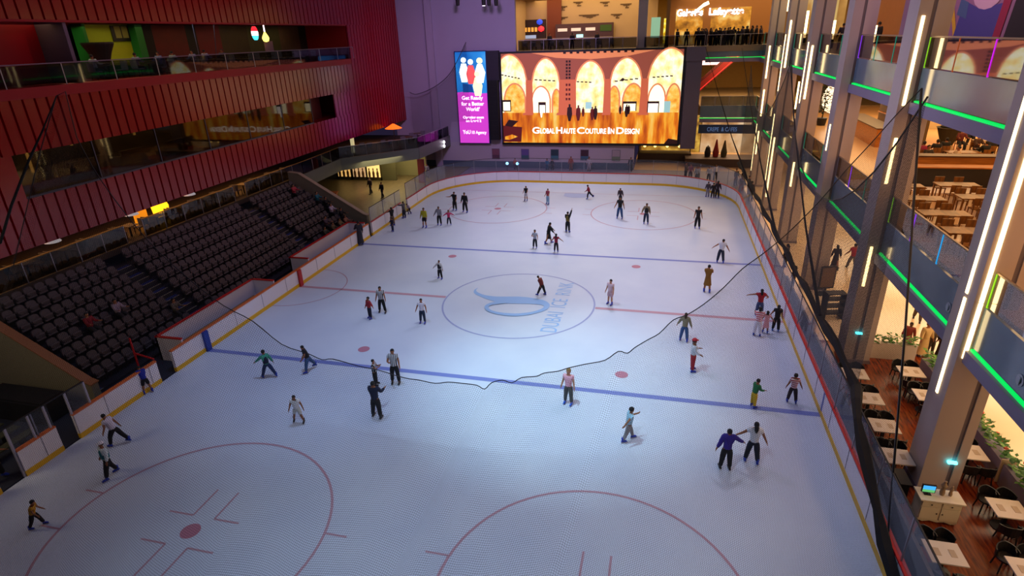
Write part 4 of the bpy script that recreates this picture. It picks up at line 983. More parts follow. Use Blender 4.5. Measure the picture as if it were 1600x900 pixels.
# ---- food hall on the middle level
def fchair(loc, rz):
    t = empty('wooden_chair', loc, rz, None, 'chair')
    MB().box(-.21, .21, -.2, .22, .42, .46).build('seat', TEAK, t); MB().box(-.2, .2, .19, .22, .6, .92).build('backrest', TEAK, t)
    for sx in (-1, 1):
        MB().beam((sx * .18, .2, 0), (sx * .18, .205, .6), .035, .035).build('leg', TEAK, t); MB().beam((sx * .18, -.18, 0), (sx * .18, -.18, .42), .035, .035).build('leg', TEAK, t)
    return t
def ftable(loc):
    t = empty('dining_table', loc, 0, None, 'table')
    MB().box(-.85, .85, -.42, .42, .72, .77).build('tabletop', TEAK, t)
    for sx in (-1, 1):
        for sy in (-1, 1): MB().box(sx * .78 - .03, sx * .78 + .03, sy * .35 - .03, sy * .35 + .03, 0, .72).build('leg', TEAK, t)
    return t
f0 = ftable((0, 0, L1)); c0 = fchair((0, 0, L1), 0); ut = uc = False
rowl = {0: 'nearest the balcony rail', 1: 'in the second line from the balcony rail', 2: 'in the third line from the balcony rail'}
sp_all = []
for r, x in enumerate((18.7, 21.1, 23.6)):
    for k in range(5):
        y = -9.5 + k * 2.3 + r * .5
        if y > 6.4 and k > 6: pass
        sp_all.append((r, x, y))
for r, x, y in sp_all:
    lab = f'oak brown food hall table {rowl[r]}'
    if not ut: f0.location = (x, y, L1); f0['label'] = lab; f0['group'] = 'tables ' + rowl[r]; ut = True
    else: dup(f0, (x, y, L1), 0, lab, 'tables ' + rowl[r])
    for dx, dy, rz in ((-.4, .7, 0), (.4, .7, 0), (-.4, -.7, PI), (.4, -.7, PI)):
        cl = f'brown wooden chair at a food hall table {rowl[r]}'
        if not uc: c0.location = (x + dx, y + dy, L1); c0.rotation_euler[2] = rz; c0['label'] = cl; c0['group'] = 'chairs ' + rowl[r]; uc = True
        else: dup(c0, (x + dx, y + dy, L1), rz, cl, 'chairs ' + rowl[r])
# counters
def counter(x0, x1, y0, y1, z, label, hh=1.1, mat=None, top=None):
    t = empty('counter', (x0, y0, z), 0, label, 'counter')
    MB().box(0, x1 - x0, 0, y1 - y0, 0, hh).build('body', mat or OAK, t); MB().box(-.08, x1 - x0 + .08, -.08, y1 - y0 + .08, hh, hh + .06).build('top', top or M('dark_top', '4a2c18', .4), t)
    return t
counter(19.9, 27.5, 4.3, 4.9, L1, 'long orange wood partition before the seated diners on the middle level', 1.25)
counter(20.3, 26.8, 2.9, 3.5, L1, 'low dark fronted counter on the middle level beneath the orange partition', .95, M('dark_front', '1a100c', .5), OAK)
counter(21.7, 22.9, 14.2, 22.0, L1, 'orange wood cafe counter seen between second and third columns', 1.2)
t = empty('cafe_back_unit', (24.6, 19, L1), 0, 'brown cafe shelf wall behind the orange counter', 'shelves')
MB().box(0, .4, -4, 5, 0, 3.4).build('cabinet', M('olive_brown', '5a4424', .7, noise=.3), t); 
for z in (1.2, 1.9, 2.6): MB().box(-.15, 0, -3.8, 4.8, z, z + .06).build('shelf', OAK, t)
counter(26, 36, 22.5, 23.5, L1, 'pale food counter at the back of the middle level', 1.1, M('pale_counter', 'd8c49c', .4), PLATE)
for k, (x, lab, c) in enumerate(((26.5, 'left', 'e8d8b0'), (30.2, 'second', 'd04828'), (33.8, 'right', 'e8b860'))):
    tag(MB().box(x, x + 2.6, 27.8, 28, L1 + 2.2, L1 + 3.2).build('menu_light', M('menul%d' % k, c, emit=1.4)), f'{lab} lit menu panel over the food hall back counter', 'panel')
tag(MB().box(20.0, 23, 1.5, 2.7, L1 + .001, L1 + .02).build('floor_mat', M('pale_mat', 'f0e0c0', .5)), 'pale rectangular mat on the food hall floor', 'mat')
t = empty('basket', (at(1482, 212, 2, L1 + .6).x, at(1482, 212, 2, L1 + .6).y, L1), 0, 'dark tapered basket planter among the diners', 'planter')
MB().lathe([(.35, 0), (.75, 1.1), (.82, 1.15), (.7, 1.15)], n=14).build('pot', M('basket_dark', '2e2410', .8), t)
MB().ball((0, 0, 1.2), .6, .6, .12, 10).build('soil', M('soil', '1a140c', .9), t)
# potted tree by the third column
t = empty('potted_tree', (20.6, 24.6, L1), 0, 'dark leafy potted tree on the middle level right of the fourth column', 'plant')
MB().lathe([(.32, 0), (.42, .6), (.36, .6)], n=14).build('pot', BLACK, t); MB().tube([(0, 0, .5), (.05, 0, 1.4), (0, 0, 2.6)], [.05, .04, .02], 6).build('trunk', M('bark', '3a2a1a', .8), t)
random.seed(11); f = MB()
for i in range(420):
    a = random.uniform(0, 2 * PI); h = random.uniform(1.0, 3.3); r = random.uniform(.1, .85) * (1 - abs(h - 2.1) / 1.9)
    c = Vector((r * math.cos(a), r * math.sin(a), h)); L = random.uniform(.2, .42); u = Vector((math.cos(a + random.uniform(-1, 1)), math.sin(a + random.uniform(-1, 1)), random.uniform(-.5, .6))).normalized() * L
    n = u.cross(Vector((0, 0, 1))).normalized() * L * .25; f.poly([c, c + u * .5 + n, c + u, c + u * .5 - n])
f.build('foliage', M('leaf_dark', '1c2c12', .6), t, kind='stuff')
tag(MB().ball((22.2, 27, L1 + 1.9), 1.3, .15, 1.5, 12).build('glow_disc', M('creamglow', 'fff0d0', emit=1.5)), 'round cream glowing panel behind the potted tree', 'light')
# upper level shops at right: mural and hoardings behind the upper railings
mu = empty('mural_wall', (21.2, 3.2, L2), 0, 'colourful painted hoarding with yellow stripes and a pale face shape behind the upper railing', 'mural')
MB().box(0, .15, -6, 6.6, 0, 5.6).build('board', M('mural_base', '8a6278', .8, noise=.15), mu)
mp = MB(); 
def mpl(pts, m): mp.poly([(-.02 - .002 * m, y, z) for y, z in pts], m)
for k in range(3): mpl([(5.0 - k * .95, 2.9), (4.6 - k * .95, 2.9), (2.9 - k * .95, .7), (3.3 - k * .95, .7)], 0)
mpl([(1.6, .7), (-2.6, .7), (-2.9, 2.3), (-.5, 2.1), (1.2, 2.5)], 1)
n = 16; mpl([(-1.0 + 1.5 * math.cos(2 * PI * i / n), 2.9 + .85 * math.sin(2 * PI * i / n)) for i in range(n)], 2)
n = 10; mpl([(-1.6 + .4 * math.cos(2 * PI * i / n), 2.9 + .3 * math.sin(2 * PI * i / n)) for i in range(n)], 3)
mpl([(1.7, 1.9), (.6, 1.7), (.7, 2.4), (1.6, 2.6)], 4)
mpl([(-2.3, .4), (-2.9, .4), (-3.6, 5.5), (-2.9, 5.5)], 5)
mpl([(-3.2, .2), (-6, .2), (-6, 5.5), (-4, 5.5)], 6)
mp.build('painting', [M('mu_y', 'c8a020', .8), M('mu_b', '3c3a7a', .8), M('mu_p', 'c0a0a8', .8), M('mu_g', '6a8a6a', .8), M('mu_bl', '3a5878', .8), M('mu_r', '8a1038', .8), M('mu_k', '0c080c', .8)], mu)
tag(MB().box(20.3, 20.9, 8.4, 9.6, L2, 18.5).build('hoarding', M('lilac_hoard', '7a5a8a', .7)), 'tall lilac hoarding behind the second column on the upper level', 'hoarding')
tag(MB().box(22.5, 22.8, 15.5, 25.5, L2, 18.6).build('shop_wall', M('orange_plaster', 'a86434', .7, noise=.08)), 'orange plaster shop wall behind the upper railing, right of the third column', 'wall')
tag(MB().box(20.4, 20.6, 25.5, 33.5, L2, 18.6).build('shop_window', streak('cream_glow', [(.3, 'c09048'), (.5, 'f0cc80'), (.7, 'fff0b8')], (.8, 1, .1), .8)), 'bright cream lit shop window on the upper level behind the third column', 'window')
tag(MB().box(19.5, 23.5, 35, 35.2, L2, 18.6).build('shop_window', streak('cream_glow_b', [(.3, '8a5a28'), (.5, 'c89048'), (.7, 'f0d090')], (.5, 1, .3), .8)), 'amber lit shop front on the upper level behind the fourth column', 'window')
lamps = [((18.6, 33.5, 16.6), 'left of the trio'), ((18.6, 28.2, 16.7), 'middle'), ((18.9, 19.5, 16.4), 'right')]
for (x, y, z), d in lamps:
    t = empty('pendant_lantern', (x - .6, y, z), 0, f'{d} box shaped glowing lantern above the upper right gallery', 'lantern')
    MB().box(-.5, .5, -.5, .5, -.75, .75).build('shade', M('lanternglow', 'ffe8a8', emit=3.), t); MB().beam((0, 0, .75), (0, 0, 18.58 - z), .05, .05).build('rod', BLACK, t); MB().box(-.54, .54, -.54, .54, .72, .8).build('cap', STEEL, t)
random.seed(21)
for k, (x, y, z, h) in enumerate(((19.5, 31, 13.4, 2.4), (20.1, 27, 13.2, 1.6), (19.6, 21.5, 13.4, 1.5), (20.5, 17.5, 13.5, .9), (19.2, 10.2, 13.4, 1.1), (19.3, 34.5, 15.4, 3.2))):
    t = empty('light_tube', (x, y, 13.38), 0, 'slim glowing warm light tube standing behind the right gallery columns', 'light', 'slim warm light tubes of the right gallery')
    MB().box(-.09, .09, -.09, .09, .2, h).build('tube', WARMLED, t); MB().box(-.14, .14, -.14, .14, -.42, .2).build('base', DARK, t)
for k, (x, y, h) in enumerate(((19.4, 26, 2.2), (19.2, 15.8, 2.6), (20.0, 33, 2.5))):
    tag(MB().box(x, x + .12, y, y + .12, 7.2, 7.2 + h).box(x - .1, x + .22, y - .1, y + .22, L1, 7.2, 1).build('light_tube', [WARMLED, DARK]), 'slim glowing light tube standing on the middle level', 'light', 'slim warm light tubes of the middle level')
# stage spots at the very top
for x in (-14.5, -11.6, -11.0, -10.2):
    c = at(715 + (x + 14.5) * 14, 3, 1, 33.5)
    t = empty('stage_light', (c.x, 33.5, c.z), 0, 'black stage spotlight hanging above the banner screen', 'spotlight', 'black spotlights over the banner')
    MB().lathe([(.12, -.35), (.2, -.3), (.22, .2), (.1, .35)], n=10).build('housing', BLACK, t); MB().lathe([(.16, -.37), (.16, -.34)], n=10).build('lens', M('spotlens', 'fff0ff', emit=3.) if x == -11.6 else DARK, t); MB().beam((0, 0, .3), (0, 0, 2.4), .05, .05).build('hanger', BLACK, t)

# ---------------------------------------------------------------- nets
def netmat(name, pitch, wire, col='07060a'):
    m = bpy.data.materials.new(name); m.use_nodes = True; nt = m.node_tree; b = nt.nodes['Principled BSDF']; out = nt.nodes['Material Output']
    b.inputs['Base Color'].default_value = lin(rgb(col)) + (1,); b.inputs['Roughness'].default_value = .8
    uv = nt.nodes.new('ShaderNodeUVMap'); sep = nt.nodes.new('ShaderNodeSeparateXYZ'); nt.links.new(uv.outputs[0], sep.inputs[0])
    res = []
    for k in (0, 1):
        d = nt.nodes.new('ShaderNodeMath'); d.operation = 'DIVIDE'; d.inputs[1].default_value = pitch; nt.links.new(sep.outputs[k], d.inputs[0])
        f = nt.nodes.new('ShaderNodeMath'); f.operation = 'FRACT'; nt.links.new(d.outputs[0], f.inputs[0])
        c = nt.nodes.new('ShaderNodeMath'); c.operation = 'LESS_THAN'; c.inputs[1].default_value = wire / pitch; nt.links.new(f.outputs[0], c.inputs[0]); res.append(c)
    mxx = nt.nodes.new('ShaderNodeMath'); mxx.operation = 'MAXIMUM'; nt.links.new(res[0].outputs[0], mxx.inputs[0]); nt.links.new(res[1].outputs[0], mxx.inputs[1])
    t = nt.nodes.new('ShaderNodeBsdfTransparent'); mx = nt.nodes.new('ShaderNodeMixShader')
    nt.links.new(mxx.outputs[0], mx.inputs[0]); nt.links.new(t.outputs[0], mx.inputs[1]); nt.links.new(b.outputs[0], mx.inputs[2]); nt.links.new(mx.outputs[0], out.inputs['Surface'])
    return m
def net_sheet(name, tops, bots, mat, rows=14, wav=.12, parent=None):
    """cloth of square mesh hung between a sagging top line and a hem, with soft vertical folds"""
    n = len(tops); vs = []; fs = []; uvs = []
    us = [0.]
    for i in range(1, n): us.append(us[-1] + ((tops[i] - tops[i - 1]).length + (bots[i] - bots[i - 1]).length) / 2)
    for i in range(n):
        L = (bots[i] - tops[i]).length
        for j in range(rows + 1):
            t = j / rows; p = tops[i].lerp(bots[i], t)
            p = p + Vector((0, 1, 0)) * (wav * math.sin(us[i] * 2.3 + 1.5 * math.sin(t * 3)) * min(1, t * 3 + .2)) if wav else p
            vs.append(p); uvs.append((us[i], t * L))
    for i in range(n - 1):
        for j in range(rows): fs.append((i * (rows + 1) + j, (i + 1) * (rows + 1) + j, (i + 1) * (rows + 1) + j + 1, i * (rows + 1) + j + 1))
    me = bpy.data.meshes.new(name); me.from_pydata(vs, [], fs); uvl = me.uv_layers.new(name='UVMap')
    for lp in me.loops: uvl.data[lp.index].uv = uvs[lp.vertex_index]
    me.materials.append(mat); me.update()
    o = bpy.data.objects.new(name, me); COL.objects.link(o)
    if parent: o.parent = parent
    return o
NETA = netmat('net_front', .062, .0058); NETB = netmat('net_side', .06, .021, '0d0a0a')
ropepx = [(20, 420), (88, 150), (120, 215), (160, 285), (230, 375), (300, 440), (350, 478), (395, 502), (440, 538), (480, 552), (503, 562), (520, 561), (560, 572), (590, 578), (630, 590), (655, 594), (680, 599), (700, 597), (722, 599), (745, 602), (757, 608), (768, 598), (785, 594), (800, 598), (815, 590), (838, 588), (850, 583), (872, 580), (888, 575), (915, 569), (945, 563), (966, 549), (980, 552), (992, 543), (1012, 531), (1030, 521), (1052, 500), (1073, 492), (1100, 475), (1130, 450), (1160, 420), (1190, 398), (1230, 365), (1280, 315), (1320, 268), (1360, 225), (1400, 180), (1440, 138)]
def ytop(px): return -15.5 if px < 1000 else -15.5 + (px - 1000) / 440 * 4.6
tops = [at(px, py, 1, ytop(px)) for px, py in ropepx]
botp = []
for i, (px, py) in enumerate(ropepx):
    X = -14.3 + (px - 20) / 1420 * 29.0
    t = px / 1440
    botp.append(Vector((X, -22.0 + (5.6 * max(0, (t - .55) / .45) ** 2.2), .05)))
sm_t = [Vector(p) for p in smooth_path(tops, 3)]; sm_b = [Vector(p) for p in smooth_path(botp, 3)]
fn = empty('safety_net', (0, 0, 0), 0, 'big black safety net hung across the near end of the rink', 'net')
net_sheet('mesh', sm_t, sm_b, NETA, 18, .1, fn)
MB().tube(sm_t, .016, 5).build('rope', BLACK, fn)
MB().tube([sm_t[-1], sm_t[-1].lerp(sm_b[-1], .5) + Vector((.05, 0, 0)), sm_b[-1]], .035, 5).build('edge_cord', BLACK, fn)
# side net over the right boards, hanging in scallops from three tied bunches
sn = empty('safety_net', (0, 0, 0), 0, 'black scalloped safety net strung along the right side boards', 'net')
anch = [(-10.7, 12.6, 7.3), (10.3, 12.7, 8.9), (36.5, 12.7, 11.2)]
ST = []; SB = []
def seg(ya, za, yb, zb, low, n=14):
    for i in range(n):
        t = i / n; y = ya + (yb - ya) * t; k = 1 - abs(2 * t - 1) ** 2.2
        zt = (za + (zb - za) * t) * (1 - k) + low * k; ST.append(Vector((15.0, y, zt))); SB.append(Vector((14.95, y, 2.78)))
seg(-10.7, 12.6, 10.3, 12.7, 7.2); seg(10.3, 12.7, 30, 12.7, 8.4)
net_sheet('mesh', ST, SB, NETB, 6, 0, sn)
MB().tube(ST, .03, 5).build('rope', BLACK, sn)
for i_ in range(1, 11): SB.insert(0, Vector((14.9 - .4 * min(1, i_ / 2), -10.7 - i_ * .95, max(1.0 - .09 * max(0, i_ - 6), 2.76 - .055 * i_ * i_))))
h = MB(); h.tube([p + Vector((0, 0, .1 * math.sin(i * 1.7))) for i, p in enumerate(SB)], [(.17 if p_.y < -4 else .14) + .05 * math.sin(i * 2.1) for i, p_ in enumerate(SB)], 6); h.build('gathered_hem', M('net_black', '0a080b', .9), sn)
for (x0, y0, z0), (x1, y1) in (((14.9, 10.3, 12.7), (14.95, -5)), ((14.9, 36.4, 12.7), (14.95, 7)), ((11.4, 36.4, 12.9), (14.95, 22))):
    A_ = Vector((x0, y0, z0)); B2 = Vector((x1, y1, 2.8)); k_ = .02 if y0 < 0 else 1
    MB().tube([A_, A_.lerp(B2, .35) + Vector((.1, .9 * k_, -.5 * k_)), A_.lerp(B2, .7) + Vector((.05, .6 * k_, -.5 * k_)), B2], [.02, .035, .05, .09], 6).build('tied_bunch', M('net_black', None), sn)
# thin net arc in front of the far lilac wall
arc = [at(px, py, 1, 36.5) for px, py in ((640, 144), (652, 147), (680, 135), (705, 112), (728, 66))]
an = empty('safety_net', (0, 0, 0), 0, 'thin drooping net arc against the lilac far wall', 'net')
sa = [Vector(p) for p in smooth_path(arc, 5)]
net_sheet('mesh', sa, [Vector((p.x, 36.5, 3.6 if p.x < -16.5 else 5.5)) for p in sa], netmat('net_far', .06, .006), 4, 0, an)
MB().tube(sa, .04, 5).build('rope', M('net_grey', '3a303c', .8), an)
# bunched net hanging at the far left edge of the view
dn = empty('safety_net', (0, 0, 0), 0, 'dark bunched net edge hanging at upper left before the red cladding', 'net')
MB().tube([Vector(at(px, py, 1, -15.6)) for px, py in ((88, 150), (66, 205), (45, 250), (18, 320), (0, 380))], [.015, .03, .04, .045, .05], 7).build('tied_bunch', M('net_black', None), dn)
# ---------------------------------------------------------------- people
def skin_mesh(name, verts, edges, radii, mats, sub=1):
    me = bpy.data.meshes.new('tmp'); me.from_pydata([tuple(v) for v in verts], edges, []); me.update()
    o = bpy.data.objects.new('tmp', me); COL.objects.link(o)
    o.modifiers.new('s', 'SKIN').use_smooth_shade = True
    for i, r in enumerate(radii):
        r = r if isinstance(r, tuple) else (r, r)
        me.skin_vertices[0].data[i].radius = r
    me.skin_vertices[0].data[0].use_root = True
    if sub: o.modifiers.new('u', 'SUBSURF').levels = sub; o.modifiers['u'].render_levels = sub
    dg = bpy.context.evaluated_depsgraph_get()
    res = bpy.data.meshes.new_from_object(o.evaluated_get(dg)); res.name = name
    bpy.data.objects.remove(o); bpy.data.meshes.remove(me)
    res.materials.clear()
    for m in (mats if isinstance(mats, list) else [mats]): res.materials.append(m)
    for p in res.polygons: p.use_smooth = True
    return res

def stripes(name, c1, c2, scale, axis=0, duty=.5):
    if name in MATS: return MATS[name]
    m = bpy.data.materials.new(name); m.use_nodes = True; nt = m.node_tree; b = nt.nodes['Principled BSDF']
    tc = nt.nodes.new('ShaderNodeTexCoord'); sp = nt.nodes.new('ShaderNodeSeparateXYZ'); nt.links.new(tc.outputs['Object'], sp.inputs[0])
    a = nt.nodes.new('ShaderNodeMath'); a.operation = 'MULTIPLY'; a.inputs[1].default_value = scale; nt.links.new(sp.outputs[axis], a.inputs[0])
    f = nt.nodes.new('ShaderNodeMath'); f.operation = 'FRACT'; nt.links.new(a.outputs[0], f.inputs[0])
    c = nt.nodes.new('ShaderNodeMath'); c.operation = 'GREATER_THAN'; c.inputs[1].default_value = duty; nt.links.new(f.outputs[0], c.inputs[0])
    mx = nt.nodes.new('ShaderNodeMix'); mx.data_type = 'RGBA'; mx.inputs[6].default_value = lin(rgb(c1)) + (1,); mx.inputs[7].default_value = lin(rgb(c2)) + (1,)
    nt.links.new(c.outputs[0], mx.inputs[0]); nt.links.new(mx.outputs[2], b.inputs['Base Color']); b.inputs['Roughness'].default_value = .8
    MATS[name] = m
    return m
STRIPE_REF = stripes('referee_stripes', '101012', 'd8d8dc', 13., 0)
STRIPE_PINK = stripes('pink_stripes', 'a02838', 'e8d8dc', 11., 2)
STRIPE_RW = stripes('red_white_stripes', 'c84058', 'f0e4ea', 9., 2)
def cloth(h): return {'REF': STRIPE_REF, 'PNK': STRIPE_PINK, 'RW': STRIPE_RW}.get(h) or M('cloth_' + h, h, .85, noise=.08, nscale=9.)
SKIN = {'l': M('skin_l', 'c08a6c', .6), 'm': M('skin_m', '96603f', .6), 'd': M('skin_d', '5c3a28', .6)}
EYE = M('eye_dark', '1a100c', .4); LIP = M('lip', '8a4038', .6)
GREATX = math.radians

def person(loc, H=1.7, face=0., label='', group=None, skin='m', top='ffffff', sleeve='s', bot='202030', legs='long', hair='100c0c', hairlen=0, hat=None,
           shoe='1c3cb4', skates=True, lean=0., side=0., L=((0, 4, 0), (0, 4, 0)), A=((5, 12, 12), (5, 12, 12)), head=0., sit=None, skirt=None, child=False, vest=None, tilt=0.):
    """one figure. angles in degrees. L/A: (forward swing, outward spread, knee or elbow bend) for left then right. face: heading, 0 looks along +y"""
    k = H; hs = 1.18 if child else 1.
    hipw = .052 * k; shw = .108 * k; th = .245 * k; shn = .235 * k; ua = .165 * k; fa = .145 * k
    hip = Vector((0, 0, 0))
    R = Matrix.Rotation(GREATX(-lean), 3, 'X') @ Matrix.Rotation(GREATX(side), 3, 'Y')
    up = lambda x, y, z: hip + R @ Vector((x, y, z)) * k
    waist, chest, neck = up(0, 0, .10), up(0, .004, .235), up(0, -.004, .318)
    Rh = R @ Matrix.Rotation(GREATX(-head), 3, 'X')
    hd = lambda x, y, z: neck + Rh @ Vector((x, y, z)) * k * hs
    sh = [up(-.108, 0, .287), up(.108, 0, .287)]
    hj = [up(-.052, 0, -.01), up(.052, 0, -.01)]
    joints = []
    for s, (sw, spd, kn) in zip((-1, 1), L):
        d = Vector((s * math.sin(GREATX(spd)), math.sin(GREATX(sw)) * math.cos(GREATX(spd)), -math.cos(GREATX(sw)) * math.cos(GREATX(spd))))
        a = hj[0 if s < 0 else 1]; kne = a + d * th
        sw2 = sw - kn; d2 = Vector((s * math.sin(GREATX(spd)), math.sin(GREATX(sw2)) * math.cos(GREATX(spd)), -math.cos(GREATX(sw2)) * math.cos(GREATX(spd))))
        ank = kne + d2 * shn; joints.append((a, kne, ank))
    arms = []
    for s, (fw, ab, el) in zip((-1, 1), A):
        def dr(f, a_): return R @ Vector((s * math.sin(GREATX(a_)), math.sin(GREATX(f)) * math.cos(GREATX(a_)), -math.cos(GREATX(f)) * math.cos(GREATX(a_))))
        a = sh[0 if s < 0 else 1]; e = a + dr(fw, ab) * ua; w = e + dr(fw + el, ab * (.6 if 20 < el < 80 else -3 if el >= 80 else 1)) * fa; arms.append((a, e, w, dr(fw + el, ab * (.8 if el < 80 else -3))))
    solez = .045 * k + (.045 if skates else 0)
    zmin = min(j[2].z for j in joints)
    dz = (sit if sit is not None else 0) - (0 if sit is not None else zmin - solez)
    if sit is not None: dz = sit + .06 * k
    off = Vector((0, 0, dz))
    # --- body: one skinned surface
    V = [hip, waist, chest, neck]; E = [(0, 1), (1, 2), (2, 3)]; Rr = [.066 * k, .062 * k, .074 * k, .034 * k]
    def av(p, r, par): V.append(p); Rr.append(r); E.append((par, len(V) - 1)); return len(V) - 1
    h1 = av(hd(0, .006, .035), .032 * k * hs, 3); h2 = av(hd(0, .008, .075), (.043 * k * hs, .047 * k * hs), h1); h3 = av(hd(0, .0, .118), (.044 * k * hs, .048 * k * hs), h2); h4 = av(hd(0, -.004, .15), .028 * k * hs, h3)
    av(hd(0, .058, .083), .009 * k, h2); av(hd(-.05, 0, .085), (.006 * k, .014 * k), h2); av(hd(.05, 0, .085), (.006 * k, .014 * k), h2)
    for (a, kn_, an), s in zip(joints, (-1, 1)):
        i = av(a, .044 * k, 0); i = av(a.lerp(kn_, .5), .05 * k, i); i = av(kn_, .039 * k, i); i = av(kn_.lerp(an, .35), .041 * k, i); i = av(an, .026 * k, i)
        av(an + Vector((0, .075 * k, -.022 * k)), .02 * k, i)
    for (a, e, w, d), s in zip(arms, (-1, 1)):
        i = av(a, .042 * k, 2); i = av(a.lerp(e, .5), .034 * k, i); i = av(e, .029 * k, i); i = av(w, .02 * k, i)
        pm = av(w + d * .04 * k, (.020 * k, .012 * k), i)
        side_ = (R @ Vector((0, 1, 0))); side_ = (side_ - d * side_.dot(d)).normalized(); inn = d.cross(side_) * (1 if s > 0 else -1)
        for f_, ln in ((-1.5, .036), (-.5, .044), (.5, .041), (1.5, .032)):
            b0 = w + d * .055 * k + side_ * f_ * .0088 * k
            q = av(b0, .0052 * k, pm); q = av(b0 + d * ln * .55 * k, .0048 * k, q); av(b0 + d * ln * .9 * k + inn * -.008 * k, .004 * k, q)
        q = av(w + d * .02 * k + side_ * .022 * k, .0062 * k, i); av(w + d * .048 * k + side_ * .034 * k, .005 * k, q)
    V = [v + off for v in V]
    t = empty('person', loc, GREATX(face), label, 'person', group)
    if tilt: t.rotation_euler[1] = GREATX(tilt)
    body = skin_mesh('body', V, E, Rr, [SKIN[skin], EYE, LIP])
    bm = bmesh.new(); bm.from_mesh(body)
    for dx, dy, dzz, r, mi in ((-.018, .047, .092, .0055, 1), (.018, .047, .092, .0055, 1), (0, .05, .058, .008, 2)):
        q = hd(dx, dy, dzz) + off; g = bmesh.ops.create_icosphere(bm, subdivisions=1, radius=r * k * hs, matrix=Matrix.Translation(q))
        for f in {f for v in g['verts'] for f in v.link_faces}: f.material_index = mi
    bm.to_mesh(body); bm.free()
    o = bpy.data.objects.new('body', body); COL.objects.link(o); o.parent = t
    # --- clothes
    def garment(name, vs, es, rs, mat):
        me = skin_mesh(name, [v + off for v in vs], es, [r if isinstance(r, tuple) else r for r in rs], mat)
        o = bpy.data.objects.new(name, me); COL.objects.link(o); o.parent = t; return o
    tm = cloth(top)
    vs = [up(0, 0, -.035), up(0, 0, .05), waist, chest, up(0, 0, .298)]; es = [(0, 1), (1, 2), (2, 3), (3, 4)]; rs = [.1 * k, .1 * k, .094 * k, .108 * k, .056 * k]
    if skirt and skirt != 'bottom': rs[0] = .1 * k
    for (a, e, w, d) in arms:
        i = len(vs); vs += [a, a.lerp(e, .55)]; rs += [.064 * k, .054 * k]; es += [(3, i), (i, i + 1)]
        if sleeve == 'l': vs += [e, e.lerp(w, .93)]; rs += [.046 * k, .036 * k]; es += [(i + 1, i + 2), (i + 2, i + 3)]
    garment('top' if sleeve == 'l' else 'shirt', vs, es, rs, tm)
    if vest:
        garment('vest', [up(0, 0, -.04), waist, chest, up(0, -.005, .3)], [(0, 1), (1, 2), (2, 3)], [.112 * k, .104 * k, .118 * k, .064 * k], cloth(vest))
    bmx = cloth(bot)
    vs = [up(0, 0, .05), up(0, 0, -.015)]; es = [(0, 1)]; rs = [.09 * k, .096 * k]
    for (a, kn_, an) in joints:
        i = len(vs); vs += [a, a.lerp(kn_, .55)]; rs += [.08 * k, .072 * k]; es += [(1, i), (i, i + 1)]
        if legs == 'long': vs += [kn_, kn_.lerp(an, .5), kn_.lerp(an, .96)]; rs += [.06 * k, .054 * k, .048 * k]; es += [(i + 1, i + 2), (i + 2, i + 3), (i + 3, i + 4)]
        elif legs == 'short': vs += [kn_]; rs += [.058 * k]; es += [(i + 1, i + 2)]
    if not skirt or skirt == 'bottom': garment('trousers' if legs == 'long' else 'shorts', vs, es, rs, bmx)
    if skirt:
        m = MB(); zb = {'bottom': -.2, 'knee': -.27, 'long': -.46}[skirt if skirt != 'long' else 'long']; c0_ = hip + off
        cy = (joints[0][1] + joints[1][1]) / 2 + off
        prof = []
        n = 14; vsx = []; fsx = []
        lv = [(.11, .074), (.03, .092), (-.06, .105), (zb * .6, .118), (zb, .135 if skirt != 'long' else .15)]
        for z, r in lv:
            cc = c0_ + (Vector(((cy - c0_).x, (cy - c0_).y, 0)) * (max(0, -z) / .25) if z < 0 else R @ Vector((0, 0, z)) * k - Vector((0, 0, z * k)))
            for q in range(n):
                a = 2 * PI * q / n; rr = r * k * (1 + .06 * math.sin(5 * a)); vsx.append((cc.x + rr * math.cos(a), cc.y + rr * math.sin(a) * .85, cc.z + z * k))
        for i in range(len(lv) - 1):
            for q in range(n): fsx.append((i * n + q, i * n + (q + 1) % n, (i + 1) * n + (q + 1) % n, (i + 1) * n + q))
        fsx.append(tuple(range(n - 1, -1, -1))[::-1])
        m.add(vsx, fsx); m.build('skirt', cloth(bot if skirt == 'bottom' else top), t, True)
    # --- hair or headwear
    hc = hd(0, -.004, .1) + off; hm = MB(); r = .055 * k * hs
    st_ = len(hm.v); hm.ball((0, 0, 0), r * .98, r * 1.1, r * 1.22, 12)
    vv = hm.v; keep = []
    for f in hm.f:
        c = sum((Vector(vv[i]) for i in f), Vector()) / len(f)
        if c.y > r * .28 and c.z < r * .42: continue
        if c.z < -r * .55 and not (hairlen or hat == 'scarf'): continue
        keep.append(f)
    hm.f = keep; hm.m = [0] * len(keep)
    if hairlen:
        hm.tube([(0, -r * .35, -r * .1), (0, -r * .85, -r * .9), (0, -r * 1.15, -r * 2.0 * hairlen), (0, -r * 1.1, -r * 3.1 * hairlen)], [r * .8, r * .85, r * .72, r * .3], 8)
    hm.xf(Matrix.Translation(hc) @ Rh.to_4x4())
    col = hair if not hat else None
    nm_ = 'hair'
    if hat == 'scarf': nm_ = 'headscarf'
    hm.build(nm_, M('hair_' + hair, hair, .75), t, True)
    if hat == 'cap' or (hat and len(hat) == 6):
        hh = MB(); hh.ball((0, 0, r * .25), r * 1.12, r * 1.22, r * 1.1, 12, 0, 0., 1.); hh.prism([(-r * .7, r * .9), (-r * .55, r * 1.75), (r * .55, r * 1.75), (r * .7, r * .9)], r * .25, r * .36)
        hh.xf(Matrix.Translation(hc) @ Rh.to_4x4()); hh.build('cap', M('cap_' + (hat if len(hat) == 6 else 'ffffff'), hat if len(hat) == 6 else 'e8e4ee', .7), t, True)
    # --- feet
    sm = M('shoe_' + shoe, shoe, .4)
